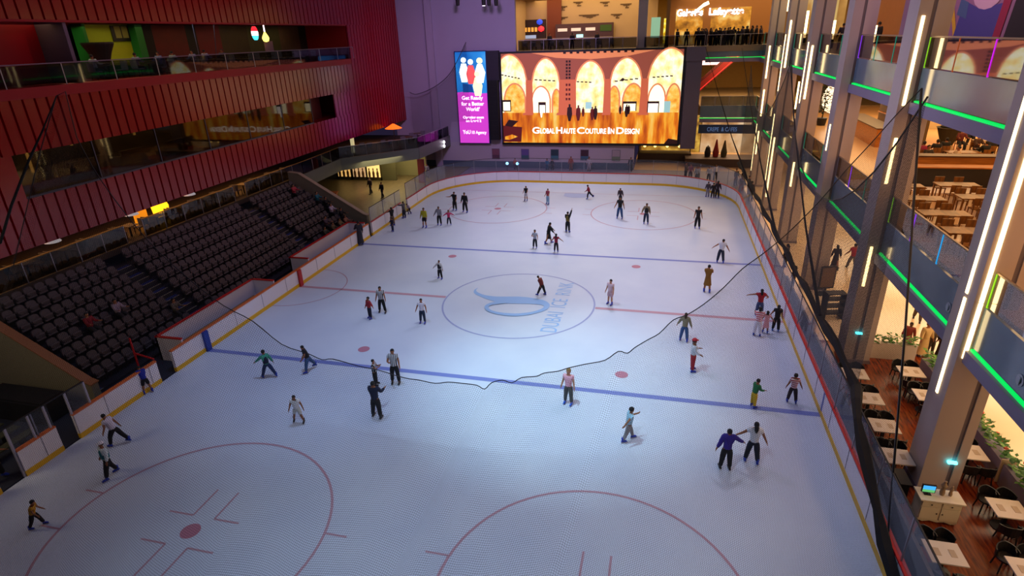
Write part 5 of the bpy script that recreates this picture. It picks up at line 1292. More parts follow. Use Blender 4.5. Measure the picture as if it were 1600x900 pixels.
    for (a, kn_, an) in joints:
        f = MB(); q = an + off; f_ = k * .95
        f.tube([(0, -.01, .085 * f_), (0, -.008, .02 * f_), (0, .01, -.02 * f_)], [.036 * f_, .036 * f_, .032 * f_], 8)
        f.tube([(0, -.035 * f_, -.018 * f_), (0, .03 * f_, -.015 * f_), (0, .085 * f_, -.024 * f_), (0, .115 * f_, -.03 * f_)], [.022 * f_, .028 * f_, .024 * f_, .012 * f_], 8)
        f.box(-.026 * f_, .026 * f_, -.05 * f_, .12 * f_, -.046 * f_, -.036 * f_, 0)
        bl_ = MB()
        if skates: bl_.box(-.005, .005, -.05 * f_, .12 * f_, -.044 * f_ - .045, -.06 * f_).box(-.006, .006, -.03 * f_, -.01 * f_, -.065 * f_, -.044 * f_).box(-.006, .006, .07 * f_, .09 * f_, -.065 * f_, -.044 * f_)
        f.xf(Matrix.Translation(q)); fo = f.build('skate' if skates else 'shoe', [sm, STEEL], t, True)
        if skates: bl_.xf(Matrix.Translation(q)); bl_.build('blade', STEEL, fo)
    return t

def skater(px, py, pyh=None, **kw):
    """stands where its blades were measured in the photograph; height from the head's line of sight"""
    q = at(px, py)
    if pyh is not None and 'H' not in kw:
        lo, hi = .8, 2.1
        for _ in range(20):
            m_ = (lo + hi) / 2; d = Vector((q.x, q.y, m_)) - CAM; sy = 450 - CF * d.dot(_u2) / d.dot(_f)
            if sy > pyh: lo = m_
            else: hi = m_
        kw['H'] = max(1.0, min(1.9, (lo - .05) * kw.pop('stretch', 1.)))
    kw.pop('stretch', None)
    return person((q.x, q.y, .008), **kw)
WALK = ((22, 4, 8), (-14, 4, 12)); STR = ((26, 6, 18), (-24, 8, 10)); STAND = ((2, 5, 0), (-2, 5, 0)); WIDE = ((4, 8, 6), (-4, 8, 6)); FOLD = ((28, 8, 95), (28, 8, 95))
K = '1c3cb4'; B_ = '0c0b0e'
# (heading: 0 away from camera, 180 towards it, 90 to the left, -90 to the right)
skater(60, 824, 783, face=-60, child=True, top='c08a18', bot='17131a', hair='0c0808', lean=18, L=WALK, A=((30, 10, 30), (25, 12, 30)), label='child in a mustard yellow shirt skating at the bottom left corner')
skater(176, 744, 690, face=160, top='d0dce0', sleeve='l', vest='1c6c78', bot='0e0c12', hat='cap', label='skater in a white cap and teal vest beside the big left circle', L=WALK)
skater(186, 695, 645, face=100, top='d4ccdc', bot='0e0d14', lean=22, L=STR, A=((20, 14, 20), (-10, 14, 10)), label='skater in a white t-shirt leaning forward near the nearest left gateway')
skater(232, 614, 573, face=70, top='182a96', bot='0b0b12', legs='short', lean=22, L=WIDE, A=((60, 8, 30), (55, 8, 30)), label='boy in a blue shirt and black shorts leaning on the left boards')
skater(421, 590, 548, face=60, child=True, top='3c9a80', sleeve='l', vest='141c3c', bot='22345e', L=((18, 12, 4), (-20, 16, 0)), A=((50, 30, 5), (-10, 20, 10)), lean=10, label='child in green sleeves and dark top striding with wide legs on the left')
skater(484, 580, 538, face=130, top='141018', bot='3c5a84', L=((20, 8, 10), (-30, 14, 0)), lean=14, A=((20, 10, 40), (10, 10, 30)), label='skater in a black t-shirt and blue jeans bending under the net rope')
skater(468, 660, 616, face=200, top='dcdcdc', bot='c8c8c0', legs='short', shoe=B_, L=((14, 12, 20), (-6, 14, 10)), A=((5, 20, 20), (10, 18, 20)), lean=8, label='skater in white t-shirt and shorts with black boots and legs apart')
skater(588, 602, 562, face=-80, top='REF', bot=B_, shoe=B_, A=FOLD, label='shorter striped referee with folded arms behind the navy jacketed man')
skater(590, 652, 596, face=0, top='101a38', sleeve='l', bot='0a0a10', shoe=B_, A=((30, 14, 70), (30, 14, 70)), L=WIDE, label='man in a navy jacket and black trousers with his back to the camera')
skater(619, 599, 546, face=195, top='REF', bot=B_, shoe=B_, A=((10, 10, 20), (30, 10, 80)), L=STAND, label='tall striped referee standing on the near blue line')
skater(579, 498, 465, face=150, child=True, top='98202c', sleeve='l', bot='14182c', A=((10, 60, 5), (5, 10, 20)), L=STAND, label='child in a red jacket holding one arm out beside a referee')
skater(598, 489, 448, face=190, top='REF', bot=B_, shoe=B_, L=WIDE, label='striped referee beside the child in the red jacket')
skater(661, 505, 467, face=185, top='dcd8e4', bot='22304a', A=((5, 22, 25), (5, 22, 25)), L=STAND, label='boy in a white t-shirt and dark jeans alone left of the centre circle')
skater(688, 436, 407, face=170, top='c8c8d0', sleeve='l', vest='16161e', bot='10121a', A=((5, 20, 10), (5, 42, 10)), L=WIDE, label='skater in white sleeves and black vest gliding above the red centre line')
skater(847, 462, 430, face=75, top='6c2420', sleeve='l', bot='141018', lean=24, head=20, A=((-5, 4, 20), (-5, 4, 20)), L=((24, 8, 4), (-12, 8, 4)), label='hunched skater in a dark red coat on the centre circle emblem')
skater(953, 476, 437, face=150, top='d8bcc8', bot='c8a8b4', legs='short', skin='l', L=STAND, label='boy in pale pink shirt and shorts beside the right of the centre circle')
skater(888, 631, 578, face=170, child=True, top='e8a8b8', bot='50504c', skin='l', hair='8a6a3c', shoe='1c5cd0', L=STAND, label='blond child in a pink t-shirt and grey trousers under the net rope')
skater(981, 688, 637, face=-70, child=True, top='a0c8dc', bot='8e8688', skin='m', A=((40, 12, 70), (-45, 24, 0)), L=WALK, lean=8, label='child in a light blue shirt and beige trousers swinging one arm back')
skater(1132, 733, 671, face=10, top='34228c', sleeve='l', bot='0a0a10', shoe=B_, A=((-5, 20, 10), (12, 48, 18)), L=STAND, label='skater in a purple sweater holding the hand of the white shirted girl')
skater(1173, 722, 660, face=0, top='dcdce0', bot='141828', hairlen=1., A=((10, 46, 10), (-5, 26, 6)), L=WIDE, label='long haired girl in a white shirt holding hands with the purple sweater')
skater(1068, 533, 490, face=-10, top='8a8068', sleeve='l', bot='38568a', hair='3c2010', hairlen=.8, A=((10, 28, 6), (0, 20, 10)), lean=8, L=WIDE, label='long haired skater in a tan jacket and jeans by the net rope on the right')
skater(1081, 580, 531, face=-80, top='cfd0d8', sleeve='l', bot='9c1c28', hat='b01c2c', child=True, A=((20, 10, 60), (10, 10, 50)), L=STAND, label='child in a red cap, white top and red trousers')
skater(1176, 636, 594, face=-60, child=True, top='1c6c3c', sleeve='l', bot='c8a41c', A=((30, 8, 60), (30, 8, 60)), lean=10, L=STAND, label='child in a green top and bright yellow trousers on the near blue line')
skater(1236, 629, 585, face=0, child=True, top='PNK', bot='241c28', skirt=None, A=((0, 18, 10), (0, 24, 10)), L=WIDE, label='child in a red and white striped top near the right boards')
skater(1185, 494, 452, face=0, top='a01828', bot='3a4c78', hairlen=.9, A=((10, 78, 4), (0, 50, 80)), L=STAND, label='long haired girl in a red shirt stretching her left arm out by the right boards')
skater(1182, 525, 480, face=-10, child=False, top='RW', bot='dcdce8', hairlen=.3, L=STAND, A=((40, 8, 60), (40, 8, 60)), label='girl in a pink striped top and white trousers in front of the red shirted girl')
skater(1195, 521, 487, face=-10, child=True, top='dca4ac', bot='d89aa4', skirt='knee', hairlen=.3, A=((0, 24, 10), (10, 34, 10)), L=STAND, label='small child in a pink dress holding the hand of the girl in black')
skater(1211, 518, 477, face=-10, top='121016', bot='0c0c12', hairlen=.9, shoe='2c6cc0', A=((10, 26, 10), (0, 12, 10)), L=STAND, label='long haired girl all in black close to the right boards')
skater(1104, 457, 414, face=-10, top='7a5418', bot='141420', skirt='knee', A=((40, 6, 80), (40, 6, 80)), L=STAND, label='skater in a long mustard coat standing right of centre')
skater(1125, 411, 374, face=0, top='ccd0dc', bot='1a2036', A=((0, 48, 4), (0, 36, 4)), lean=4, side=6, L=WIDE, label='skater in a white t-shirt with both arms held out on the far blue line')
skater(1089, 357, 323, face=180, top='0e0c12', bot='0e0e16', L=STAND, label='skater all in black at the far right near the boards')
skater(1009, 350, 318, face=180, top='7c6a50', sleeve='l', vest='141218', bot='20304e', A=((0, 12, 10), (10, 24, 30)), L=STAND, label='skater in a dark vest with tan sleeves on the far right circle')
skater(968, 342, 308, face=175, top='101016', bot='2c4c7c', A=((0, 16, 10), (5, 24, 10)), L=WIDE, label='skater in black top and blue jeans left of the far right circle')
skater(969, 318, 293, face=170, top='3a2c34', sleeve='l', bot='1c1c26', lean=14, A=((30, 20, 10), (0, 10, 10)), L=WALK, label='skater in a dark jacket just behind the one in blue jeans')
skater(920, 311, 289, face=90, child=True, top='8c1c38', sleeve='l', bot='1c1828', lean=14, L=((20, 8, 20), (-32, 8, 20)), A=((30, 10, 40), (-20, 10, 30)), label='child in a dark red jacket running beside the goal crease')
skater(856, 319, 295, face=150, top='a03850', bot='8cb0d0', hair='401c1c', A=((20, 20, 50), (10, 10, 30)), L=STAND, label='skater in a red top and pale blue jeans at the far circle')
skater(822, 314, 291, face=170, top='15131c', bot='c8c4d0', legs='short', hairlen=.5, A=((30, 14, 40), (10, 10, 40)), L=STAND, label='skater in black top and white shorts near the far boards')
skater(887, 363, 331, face=-20, top='141418', vest='6a5a20', sleeve='l', bot='101018', A=((20, 10, 60), (165, 14, 10)), L=STAND, label='skater in a black and yellow vest raising one arm')
skater(857, 381, 347, face=-70, top='0c0b10', sleeve='l', skirt='knee', bot='0c0b10', hat='scarf', hair='0b0a0e', A=((50, 10, 10), (40, 14, 10)), lean=12, L=WALK, label='woman in a long black robe skating with arms forward')
skater(836, 388, 360, face=180, child=True, top='a8b0c4', bot='222636', A=((10, 16, 30), (20, 20, 90)), L=STAND, label='child in a pale grey shirt left of the woman in black')
skater(869, 394, 366, face=0, child=True, top='8c1c38', bot='14121c', hairlen=.9, A=((0, 34, 10), (0, 52, 10)), L=STAND, label='long haired child in a red top below the woman in black')
skater(711, 329, 300, face=170, top='0e0c12', bot='101016', A=((10, 14, 40), (40, 50, 60)), L=STAND, label='man in black with a raised elbow, left of a pair in black')
skater(727, 332, 301, face=175, top='16121a', bot='101018', sleeve='l', L=WIDE, label='man in black standing at the right of a pair in black')
skater(664, 356, 325, face=175, top='a8a420', sleeve='l', bot='14101c', legs='short', L=STAND, label='skater in a bright yellow jacket and black shorts')
skater(687, 352, 323, face=185, top='80808e', sleeve='l', bot='0e0d14', A=((5, 8, 10), (10, 26, 20)), L=STAND, label='woman in a grey top and black trousers holding a pink child by the hand')
skater(702, 352, 329, face=200, child=True, top='b83064', sleeve='l', bot='1e2036', A=((0, 58, 5), (0, 58, 5)), L=WIDE, label='child in a pink jacket with both arms out')
skater(614, 362, 341, face=150, child=True, top='141a38', sleeve='l', bot='18284e', A=((10, 20, 20), (0, 48, 10)), L=STAND, label='small child in dark blue by the left boards')
skater(614, 353, 324, face=60, top='141016', bot='6a5448', A=((60, 10, 20), (60, 10, 20)), L=STAND, label='skater in a black top and tan trousers holding the left boards', hairlen=.4)
skater(632, 341, 315, face=80, top='4c4a54', sleeve='l', bot='14182c', A=((80, 10, 10), (60, 10, 20)), L=STAND, label='skater in grey reaching over the left boards near the corner gate')
skater(641, 335, 317, face=90, child=True, top='9088a0', bot='20202c', lean=34, L=((40, 10, 60), (20, 10, 50)), label='child crouching at the left boards by the corner gate')
skater(564, 383, 344, face=40, top='2c2c38', sleeve='l', bot='3c4458', skirt='long', hat='scarf', hair='14121c', A=((30, 8, 40), (10, 8, 10)), label='person in a long dark grey cloak beside the far penalty box gate')
skater(1105, 308, 284, face=20, top='4a4456', sleeve='l', bot='8c8898', label='left of three people at the far right corner boards, grey jacket')
skater(1113, 310, 286, face=10, top='1a1620', sleeve='l', bot='141420', label='middle of three people at the far right corner boards, black jacket')
skater(1120, 310, 283, face=-20, top='2c2230', sleeve='l', bot='1c1a26', hairlen=.7, label='right of three people at the far right corner boards, long hair')
q = at(12, 752)
person((q.x - .35, q.y, .02), 1.7, -70, 'person in a yellow jersey standing in the nearest left gateway', top='a8965c', bot='100e14', skates=True, L=WIDE, A=((20, 12, 60), (10, 12, 50)), hair='3a2010')
# people round the rink and in the mall
person((15.75, -1.5, 0), 1.6, 60, 'person with an orange headscarf and cream clothes behind the right rink glass', top='d8c8b8', sleeve='l', bot='b8a898', hat='scarf', hair='c85a30', skates=False, shoe='302820')
person((16.05, 8.3, 0), 1.65, 60, 'dark clothed person leaning by the right side walkway above the red rail', top='15121a', sleeve='l', bot='100e14', skates=False, shoe=B_, hairlen=.5)
person((15.95, 5.0, 0), 1.4, 60, 'shorter dark clothed person on the right side walkway', top='1c1820', sleeve='l', bot='14121a', skates=False, shoe=B_, hairlen=.5)
person((19.1, 8.6, 0), 1.65, 0, 'woman in a dark robe walking on the cream mall floor', top='1c0e12', sleeve='l', skirt='long', bot='1c0e12', skates=False, shoe=B_, hairlen=.8, lean=6, L=WALK)
person((20.15, 8.8, 0), 1.75, 10, 'man in a red t-shirt and grey trousers walking on the cream mall floor', top='a41c24', bot='6c6460', skates=False, shoe='201c1c', L=WALK, A=((10, 26, 20), (-5, 20, 20)))
person((20.3, -2.6, 0), 1.75, 200, 'person in a long cream dress behind the pale planter', top='c8a468', sleeve='l', skirt='long', bot='c8a468', skates=False, shoe='402c20', hat='scarf', hair='5a4028')
person((19.75, -2.2, 0), 1.5, 150, 'person in a patterned red top left of the cream dress', top='8c3a30', sleeve='l', bot='b8687c', skirt='bottom', skates=False, shoe='402c20', skin='d')
person((20.75, -2.3, 0), 1.4, 190, 'person in brown grey clothes right of the cream dress', top='6a5a4c', sleeve='l', bot='4a4038', skates=False, shoe=B_, hairlen=.4)
q = at(1432, 500); person((q.x, q.y, 0), 1.7, 160, 'person in brown with a bag walking behind the middle balcony edge', top='6a4030', sleeve='l', bot='4a3c34', skates=False, shoe=B_, L=WALK)
q = at(1466, 560); person((q.x, q.y, 0), 1.6, 90, 'dark clothed person half hidden by the nearest column', top='281410', sleeve='l', skirt='long', bot='281410', hat='scarf', hair='1a0c0c', skates=False, shoe=B_)
for px, py, h, tp, lab in ((580, 303, 1.75, '2a1a1c', 'man in dark red walking across the far left promenade floor'), (598, 309, 1.6, '121016', 'person all in black standing on the far left promenade floor')):
    q = at(px, py); person((q.x, q.y, .02), h, 160, lab, top=tp, sleeve='l', bot='14121a', skates=False, shoe=B_, L=WALK)
for k, (px, py, tp, bt, lab) in enumerate(((668, 281, '6a6878', '3a3848', 'grey clothed adult behind the far left corner glass'), (808, 262, '9c4a40', '443a50', 'child in dull red behind the far boards left of the blue lamps'), (858, 262, '1c5a80', '18405c', 'child in a blue top behind the far boards'),
        (866, 262, '141a30', '141a2a', 'dark blue clothed adult behind the far boards beside the child in blue'), (895, 262, '8c3c34', '70504c', 'person in brick red behind the far boards right of centre'), (923, 262, 'a8a0b0', '908898', 'person in white behind the far boards under the fourth poster'),
        (1078, 280, '7a3c50', '403040', 'person in maroon behind the far boards near the kiosk'), (1088, 284, '8890a0', '505868', 'person in pale grey behind the far right glass'), (1136, 300, '121014', '100e12', 'tall dark clothed person outside the far right corner glass'), (1147, 303, '28242c', '1c1a22', 'second dark clothed person outside the far right corner glass'),
        (985, 268, '2c3048', '20242f', 'person in dark blue at the end of the low far wall'))):
    q = at(px, py); 
    if q.y < 31.2: q = Vector((q.x * 1.02 if k < 8 else max(q.x, 15.4), max(q.y, 31.2) if k < 8 or k > 9 else q.y, 0))
    q.y = min(q.y, 36.6)
    person((q.x, q.y, .0), 1.6 if 'child' not in lab else 1.25, 180, lab, top=tp, sleeve='l', bot=bt, skates=False, shoe=B_, child='child' in lab)
for k, (x, y) in enumerate(((11.6, 33.0), (12.7, 32.6), (13.4, 33.4), (15.2, 31.2), (15.6, 29.4), (16.0, 27.8), (10.4, 33.6), (15.9, 25.2))):
    person((x, y, 0), 1.55 + .04 * k, 150 + 23 * k, ('onlooker %s outside the far right rink corner glass' % ('in dusty pink', 'in pale grey beside it', 'in white', 'in charcoal', 'in black with long hair', 'in navy', 'in brown by the kiosk', 'in dark plum')[k]), top=('8a5a6a', 'a0a4b0', 'c8c4cc', '24222a', '100e12', '1c2238', '5a4030', '38202c')[k], sleeve='l', bot='1a1820', skates=False, shoe=B_, hairlen=.7 if k in (4, 0) else 0)
# spectators in the stand
def seated(x, y, z, face, lab, group=None, H=1.65, **kw):
    kw.setdefault('bot', '16141c')
    return person((x, y, z), H, face, lab, group, sit=.48, L=((82, 6, 80), (82, 6, 80)), A=((35, 10, 60), (35, 10, 60)), skates=False, shoe=B_, **kw)
for i, y, tp, hr, lab in ((3, -10.55, '7a1420', '100a0c', 'spectator in a dark red top sitting alone in the nearest seating block'), (3, -8.9, '8c7a8c', '100a0c', 'spectator in pale mauve sitting in the nearest seating block'), (1, -6.7, '5a5048', '14100e', 'spectator sitting low near the middle aisle of the stand'),
                        (6, 11.0, 'a03040', '100a0c', 'spectator in red high at the far end of the stand'), (4, 12.0, '1c6070', '100a0c', 'spectator in teal at the far end of the stand'), (3, 12.1, '121018', '0c0a0c', 'spectator in black next to the far stair wall'),
                        (2, 11.6, 'a89ab0', '100a0c', 'spectator in pale lilac at the far end of the stand'), (1, 11.9, '141018', '2a1c1c', 'spectator in dark clothes low at the far end'), (1, 9.4, '4a3a4a', '1c1414', 'spectator in plum low in the farthest block'),
                        (0, 10.3, '6a5a40', '1a1410', 'spectator in khaki in the front row of the farthest block'), (0, 9.2, '5a4a30', '1a1410', 'spectator in brown in the front row of the farthest block'), (0, 11.2, '8a5a4a', '1a1410', 'spectator in terracotta in the front row of the farthest block'), (0, 8.0, '3c3c30', '1a1410', 'spectator in dark olive in the front row of the farthest block')):
    seated(rowx(i) + .02, y, rowz(i), -90, lab, top=tp, sleeve='l', hair=hr)
# diners of the upper red gallery with tables and chairs
GC = M('gal_chair', '9aa0b0', .6)
tb = empty('gallery_table', (FX - 1.3, -1.0, 13), 0, 'small brown table beside the upper gallery railing', 'table', 'tables along the upper gallery railing')
MB().box(-.4, .4, -.55, .55, .7, .74).build('tabletop', M('gal_table', '4a3420', .5), tb); MB().box(-.04, .04, -.04, .04, .05, .7).box(-.25, .25, -.25, .25, 0, .05).build('pedestal', BLACK, tb)
gch = empty('gallery_chair', (FX - 1.3, -1.9, 13), 0, 'pale grey chair at the upper gallery railing', 'chair', 'pale chairs along the upper gallery railing')
MB().box(-.24, .24, -.22, .22, .42, .47).build('seat', GC, gch); MB().box(-.24, .24, -.26, -.21, .47, .95).build('backrest', GC, gch)
for a in (-1, 1):
    for b_ in (-1, 1): MB().box(a * .2 - .02, a * .2 + .02, b_ * .18 - .02, b_ * .18 + .02, 0, .42).build('leg', BLACK, gch)
gy = [2.0, 5.0, 8.0, 11.0, 14.0, 17.0, 20.0]
for y in gy: dup(tb, (FX - 1.3, y, 13))
for y in [-1.0] + gy:
    if y > -1: dup(gch, (FX - 1.3, y - .9, 13))
    dup(gch, (FX - 1.3, y + .9, 13), PI)
for y, fc, tp, lab in ((-1.9, 0, '9aa8ac', 'diner in a pale grey hooded top at the lime booth'), (1.1, 0, '8a98a0', 'diner in grey green behind the upper gallery rail'), (2.9, 180, '6878a0', 'diner in dusty blue behind the upper gallery rail'), (5.9, 180, '8890b0', 'diner in pale blue behind the upper gallery rail'),
                        (4.1, 0, '7c9090', 'diner in pale green grey behind the upper gallery rail'), (7.1, 0, 'a0a8c0', 'diner in white blue by the slanting strut of the upper gallery'), (8.9, 180, '3c3c50', 'diner in navy by the slanting strut of the upper gallery')):
    seated(FX - 1.3, y, 13, fc, lab, top=tp, sleeve='l')
# lamps on the dining deck and lower deck furniture
for y, s, lab in ((1.15, 1., 'big glowing yellow lamp behind the dining deck railing'),):
    t = empty('glow_lamp', (-25.2, y, 3.75), 0, lab, 'lamp')
    MB().lathe([(.25, .2), (.5, .5), (.55, .95), (.4, 1.35), (.15, 1.5)], n=12).build('lamp_body', M('yellowlamp', 'ffb018', emit=2.4), t); MB().lathe([(.3, 0), (.2, .2)], n=10).build('base', BLACK, t)
tag(MB().box(-25.4, -25.3, -.9, .1, 3.75, 5.0).build('amber_panel', M('amberpanel', 'e08a18', emit=.8)), 'small amber lit panel left of the big yellow lamp', 'panel')
WS = M('white_shade', 'd8d4dc', emit=.35)
pl = empty('pendant_lamp', (-24.4, -7.2, 5.15), 0, 'white cone shaped lamp hanging over the dining deck', 'lamp', 'white cone lamps over the dining deck')
MB().lathe([(.05, .3), (.4, -.1), (.42, -.14), (.3, -.1)], n=12).build('shade', WS, pl); MB().beam((0, 0, .3), (0, 0, .42), .03, .03).build('rod', BLACK, pl)
for y in (-1.9, 3.1): dup(pl, (-24.4, y, 5.15))
dt = empty('deck_table', (-24.3, -9, 3.75), 0, 'dark table of the dining deck behind the brass rail', 'table', 'tables of the dining deck')
MB().box(-.4, .4, -.4, .4, .7, .74).build('tabletop', M('deck_table', '5a4632', .5), dt); MB().box(-.04, .04, -.04, .04, 0, .7).build('pedestal', BLACK, dt)
dc = empty('deck_chair', (-24.3, -9.7, 3.75), 0, 'grey woven chair of the dining deck behind the brass rail', 'chair', 'chairs of the dining deck')
MB().box(-.24, .24, -.24, .24, .4, .46).build('seat', M('weave', '5c5660', .7), dc); MB().box(-.26, .26, -.3, -.24, .46, .9).build('backrest', M('weave', None), dc)
for a in (-1, 1):
    for b_ in (-1, 1): MB().box(a * .2 - .02, a * .2 + .02, b_ * .2 - .02, b_ * .2 + .02, 0, .4).build('leg', BLACK, dc)
for y in [-9 + 2.2 * i for i in range(0, 11)]:
    if y > -9: dup(dt, (-24.3, y, 3.75)); dup(dc, (-24.3, y - .7, 3.75))
    dup(dc, (-24.3, y + .7, 3.75), PI)
for x, y in ((-22.6, 25.6), (-21.0, 27.4), (-19.4, 29.2), (-19.0, 31.5), (-19.0, 34)):
    dup(dt, (x - 1, y + .3, 3.75), .8, 'dark round the bend table of the far left balcony', 'tables of the far left balcony'); dup(dc, (x - 1.6, y - .3, 3.75), .8, 'grey chair of the far left balcony', 'chairs of the far left balcony'); dup(dc, (x - .4, y + .9, 3.75), 3.9, 'grey chair of the far left balcony', 'chairs of the far left balcony')
t = empty('heater_lamp', (-21.6, 31.5, 3.75), 0, 'glowing orange heater canopy under the red building corner', 'lamp')
MB().lathe([(.1, 2.2), (.9, 1.75), (.95, 1.7)], n=14).build('canopy', M('ora', 'ff6a1c', emit=1.4), t); MB().beam((0, 0, 0), (0, 0, 2.2), .06, .06).build('pole', BLACK, t)
t = empty('pink_sign', (-17.75, 32.5, 3.9), -.05, 'pink glowing panel on the far left balcony railing', 'sign')
MB().box(.0, .05, -1.2, 1.2, .1, .85).build('face', M('pinkpanel', 'c83ab0', emit=.8), t)
MB().box(.05, .08, -1.25, 1.25, .05, .1).box(.05, .08, -1.25, 1.25, .85, .9).build('frame', BLACK, t)
tag(MB().box(-24.0, -23.7, 25.8, 26.1, 3.75, 5.5).build('lit_post', M('creampost', 'e8d8a0', emit=.6)), 'cream lit post under the corner of the red building', 'post')
# crowd on the upper far bridge, and diners of the food hall
random.seed(5)
cr = ['14121a', '201c28', '2c2438', '181418', '3a2c34', '101014']
base = []
for i in range(30):
    x = 10.6 + (i % 15) * .45 + random.uniform(-.04, .04) + (.2 if i > 14 else 0); p = dict(top=cr[i % 6], sleeve='l', bot=cr[(i + 2) % 6], skates=False, shoe=B_, hairlen=.6 if i % 3 == 0 else 0)
    if i < 4: base.append(person((x, 39.4 + (i % 3) * .5, 12.95), 1.7, 170 + 20 * i, 'dark clothed person in the crowd on the upper far bridge', 'crowd on the upper far bridge', **p))
    else: dup(base[i % 4], (x, 39.1 + (i // 15) * 1.5 + .6 * (i % 2), 12.95), random.uniform(0, 6.28), None, None, random.uniform(.92, 1.06))
for x, y in ((-2.9, 41), (-5.6, 41.5), (-.2, 42), (8.6, 40.5), (9.6, 41.2)): dup(base[(int(x * 3)) % 4], (x, y, 12.95), 3 + x, 'dark clothed person standing on the cafe level above the big screen', 'people on the cafe level above the screen')
for x, y, z in ((19.2, 23.5, 12.95), (19.3, 17.5, 12.95), (19.0, 10.6, 12.95), (19.8, 11.6, 12.95), (18.4, 0, 12.95), (18.5, 1.3, 12.95), (19.4, -7.5, 12.95), (19.8, -9.3, 12.95)):
    dup(base[int(y * 7) % 4], (x, y, z), 1.4 + y, 'dark silhouetted visitor behind the upper right railings', 'visitors behind the upper right railings')
seatd = []
for k, (px, py, fc, tp, hat_, lab) in enumerate(((1461, 240, 0, '0e0b0c', 'scarf', 'left of two women in black robes with backs turned behind the wood partition'), (1475, 237, 0, '100c0c', 'scarf', 'right of two women in black robes with backs turned behind the wood partition'),
        (1537, 243, 10, '0c0a0a', 'scarf', 'woman in a black robe seated at the right of the food hall'), (1547, 237, -10, '141010', 'scarf', 'second woman in black at the right of the food hall'), (1440, 243, -20, '8c2038', 'scarf', 'diner in crimson near the second column'),
        (1500, 222, 180, '5a1c1c', None, 'diner in dark red facing the rink from deep in the food hall'), (1516, 212, 170, '6a4a30', None, 'diner in brown deep in the food hall'), (1493, 252, 90, 'c0a890', None, 'diner in beige beside the robed women'), (1447, 250, 200, '282020', None, 'diner in dark grey near the left end of the wood partition'),
        (1560, 225, 160, 'd8c8b0', None, 'diner in cream at the right edge of the food hall'), (1525, 232, 200, '3a2018', None, 'diner in dark brown between the robed women groups'))):
    q = at(px, py, 2, L1 + .55); x, y = q.x, q.y
    c_ = dup(c0, (x, y, L1), GREATX(fc) + PI, 'brown wooden chair taken by a diner behind the wood partition', 'chairs behind the wood partition')
    seated(x, y, L1, fc, lab, top=tp, sleeve='l', hat=hat_, hair='0c0808', H=1.7)
for x, y in ((22.4, 7.6), (24.6, 8.6), (26.5, 7.4), (27.6, 12.6), (28.5, 9.5), (22.0, 10.4)): dup(f0, (x, y, L1), 0, 'food hall table among the diners behind the wood partition', 'tables behind the wood partition')
# ---------------------------------------------------------------- light
W = bpy.data.worlds.new('world'); bpy.context.scene.world = W; W.use_nodes = True
W.node_tree.nodes['Background'].inputs[0].default_value = lin(rgb('6a5a90')) + (1,); W.node_tree.nodes['Background'].inputs[1].default_value = .1
def spot(loc, aim, col, power, ang=60, blend=.8, size=.4):
    l = bpy.data.lights.new('spot', 'SPOT'); l.energy = power; l.color = lin(rgb(col)); l.spot_size = math.radians(ang); l.spot_blend = blend; l.shadow_soft_size = size
    o = bpy.data.objects.new('spot_light', l); COL.objects.link(o); o.location = loc
    o.rotation_euler = (Vector(aim) - Vector(loc)).to_track_quat('-Z', 'Y').to_euler(); return o
def area(loc, sx, sy, col, power, rot=(0, 0, 0)):
    l = bpy.data.lights.new('area', 'AREA'); l.energy = power; l.color = lin(rgb(col)); l.shape = 'RECTANGLE'; l.size = sx; l.size_y = sy
    o = bpy.data.objects.new('area_fill_light', l); COL.objects.link(o); o.location = loc; o.rotation_euler = rot; return o  # light without a fixture; some are added only to fill dark areas
# rink floods from the roof
spot((-1, -3, 23), (1, 2, 0), 'dcecec', 5400, 75, 1., .4)
spot((3, 14, 23), (2, 10, 0), 'e0e2ff', 9500, 80, 1., .4)
spot((1, -13, 22), (4, -8, 0), 'c0ecff', 15500, 44, 1., .35)
spot((-2, 28, 23), (0, 22, 0), 'e8e8f6', 11500, 84, 1., .5)
spot((3, -24, 23), (3, -18, 0), 'c4e2ff', 10500, 66, 1., .5)
spot((-5, -10, 22), (-8, -8, 0), 'a8c8ff', 6200, 52, 1., .5)
spot((11, 0, 22), (11, -6, 0), 'd8d8f0', 3800, 80, 1., .5)
area((0, 0, 25), 24, 50, 'a8b0d2', 3200)
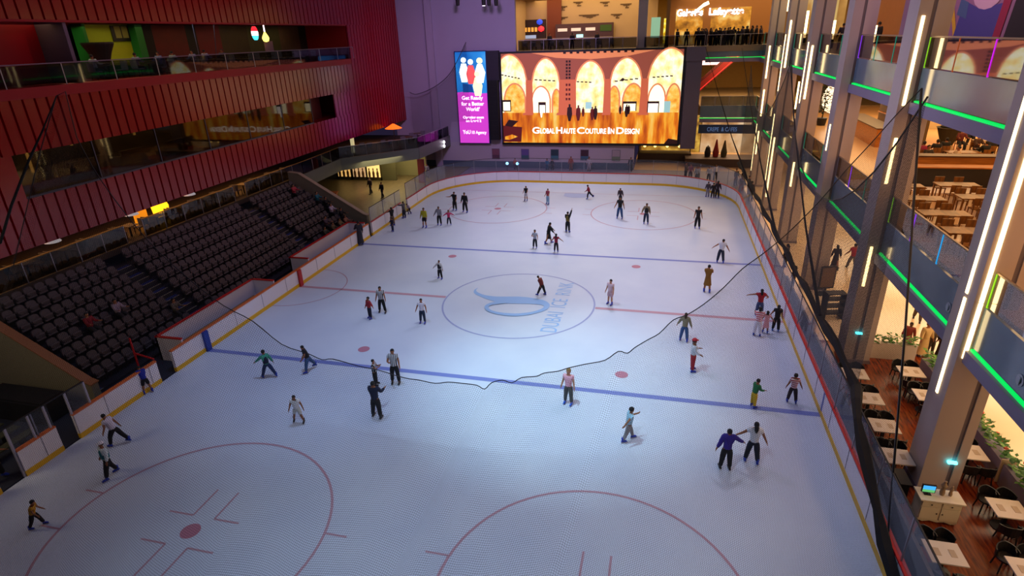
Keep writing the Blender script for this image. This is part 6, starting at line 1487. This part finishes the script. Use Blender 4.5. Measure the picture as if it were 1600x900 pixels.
# mall lighting
for y in (-24, -8, 8, 24): area((28, y, 5.2), 12, 12, 'ffe6c0', 1300)
for y in (-24, -8, 8, 24): area((28, y, 11.6), 12, 12, 'ffd090', 950 if y < 10 else 1500)
for y, e in ((-8, 120), (12, 300), (30, 1000)): area((27, y, 18.5), 14, 12, 'ffd09a', e)
for y in (-17, -8, .6, 9.4, 18, 27):
    for z, e in ((5.2, 60 if y < -5 else 170), (11.55, 130), (18.4, 110)): area((18.6, y, z), 1.6, 6, 'ffc890', e)  # added in each bay to brighten the column fronts
for x in (-2, 16, 30): area((x, 48, 18.5), 14, 14, 'ffd9a0', 1700)
area((16, 46, 11.9), 8, 8, 'ffd090', 1700); area((16, 46, 5.5), 8, 8, 'ffd0a0', 1200); area((8, 45, 4.4), 6, 4, 'ffd090', 300)
# added lilac lights that wash the far wall and the columns
spot((-6, 14, 20), (-12, 37, 10), 'c0a0e0', 13000, 80, 1., 1)
spot((-4, 0, 22), (17, 0, 9), 'c8b4ec', 6500, 90, 1., 1)
spot((0, 24, 16), (0, 37, 1.5), 'e8c8e8', 2600, 80, 1., 1)
spot((13, -36, 19), (19, 6, 7), 'ffc088', 6500, 34, .8, .6)  # added warm light from behind the camera, for the column fronts
# left
spot((-5, 22, 20), (-22.6, 32, 12), 'ff4860', 1100, 60, 1., .6)
spot((-6, 2, 20), (-22.6, 2, 12), 'ff4860', 1300, 95, 1., .6)
area((-25.5, 3, 5.5), 2, 26, 'ffb060', 320); area((-20.5, 27, 3.2), 3, 8, 'ffe0a0', 350); area((-24, 30, 5.4), 4, 6, 'ffb070', 80)
area((-25, 8, 15.9), 3, 28, 'ffd8a0', 160); area((-25, -1, 15.9), 2, 3, 'ffffc0', 200); area((-25.2, 4, 10), 1, 22, 'ffe0b0', 90)
spot((-8, 6, 22), (-20, 4, 2), 'b8a8b8', 480, 80, 1., 1)
area((-17.5, -21, 7), 3, 3, 'ffe8c0', 130, (math.radians(50), 0, 0))  # added tilted light, brings up the camera side of the stand's end wall
area((19.3, 3, 17.5), 2, 8, 'e0a0ff', 90)  # added violet light to bring up the faint mural
sc = bpy.context.scene
sc.view_settings.view_transform = 'Standard'; sc.view_settings.look = 'None'; sc.view_settings.exposure = 0; sc.view_settings.gamma = 1
sc.view_settings.use_curve_mapping = False
sc.cycles.max_bounces = 5; sc.cycles.transparent_max_bounces = 24; sc.cycles.use_denoising = True
sc.cycles.sample_clamp_indirect = 4
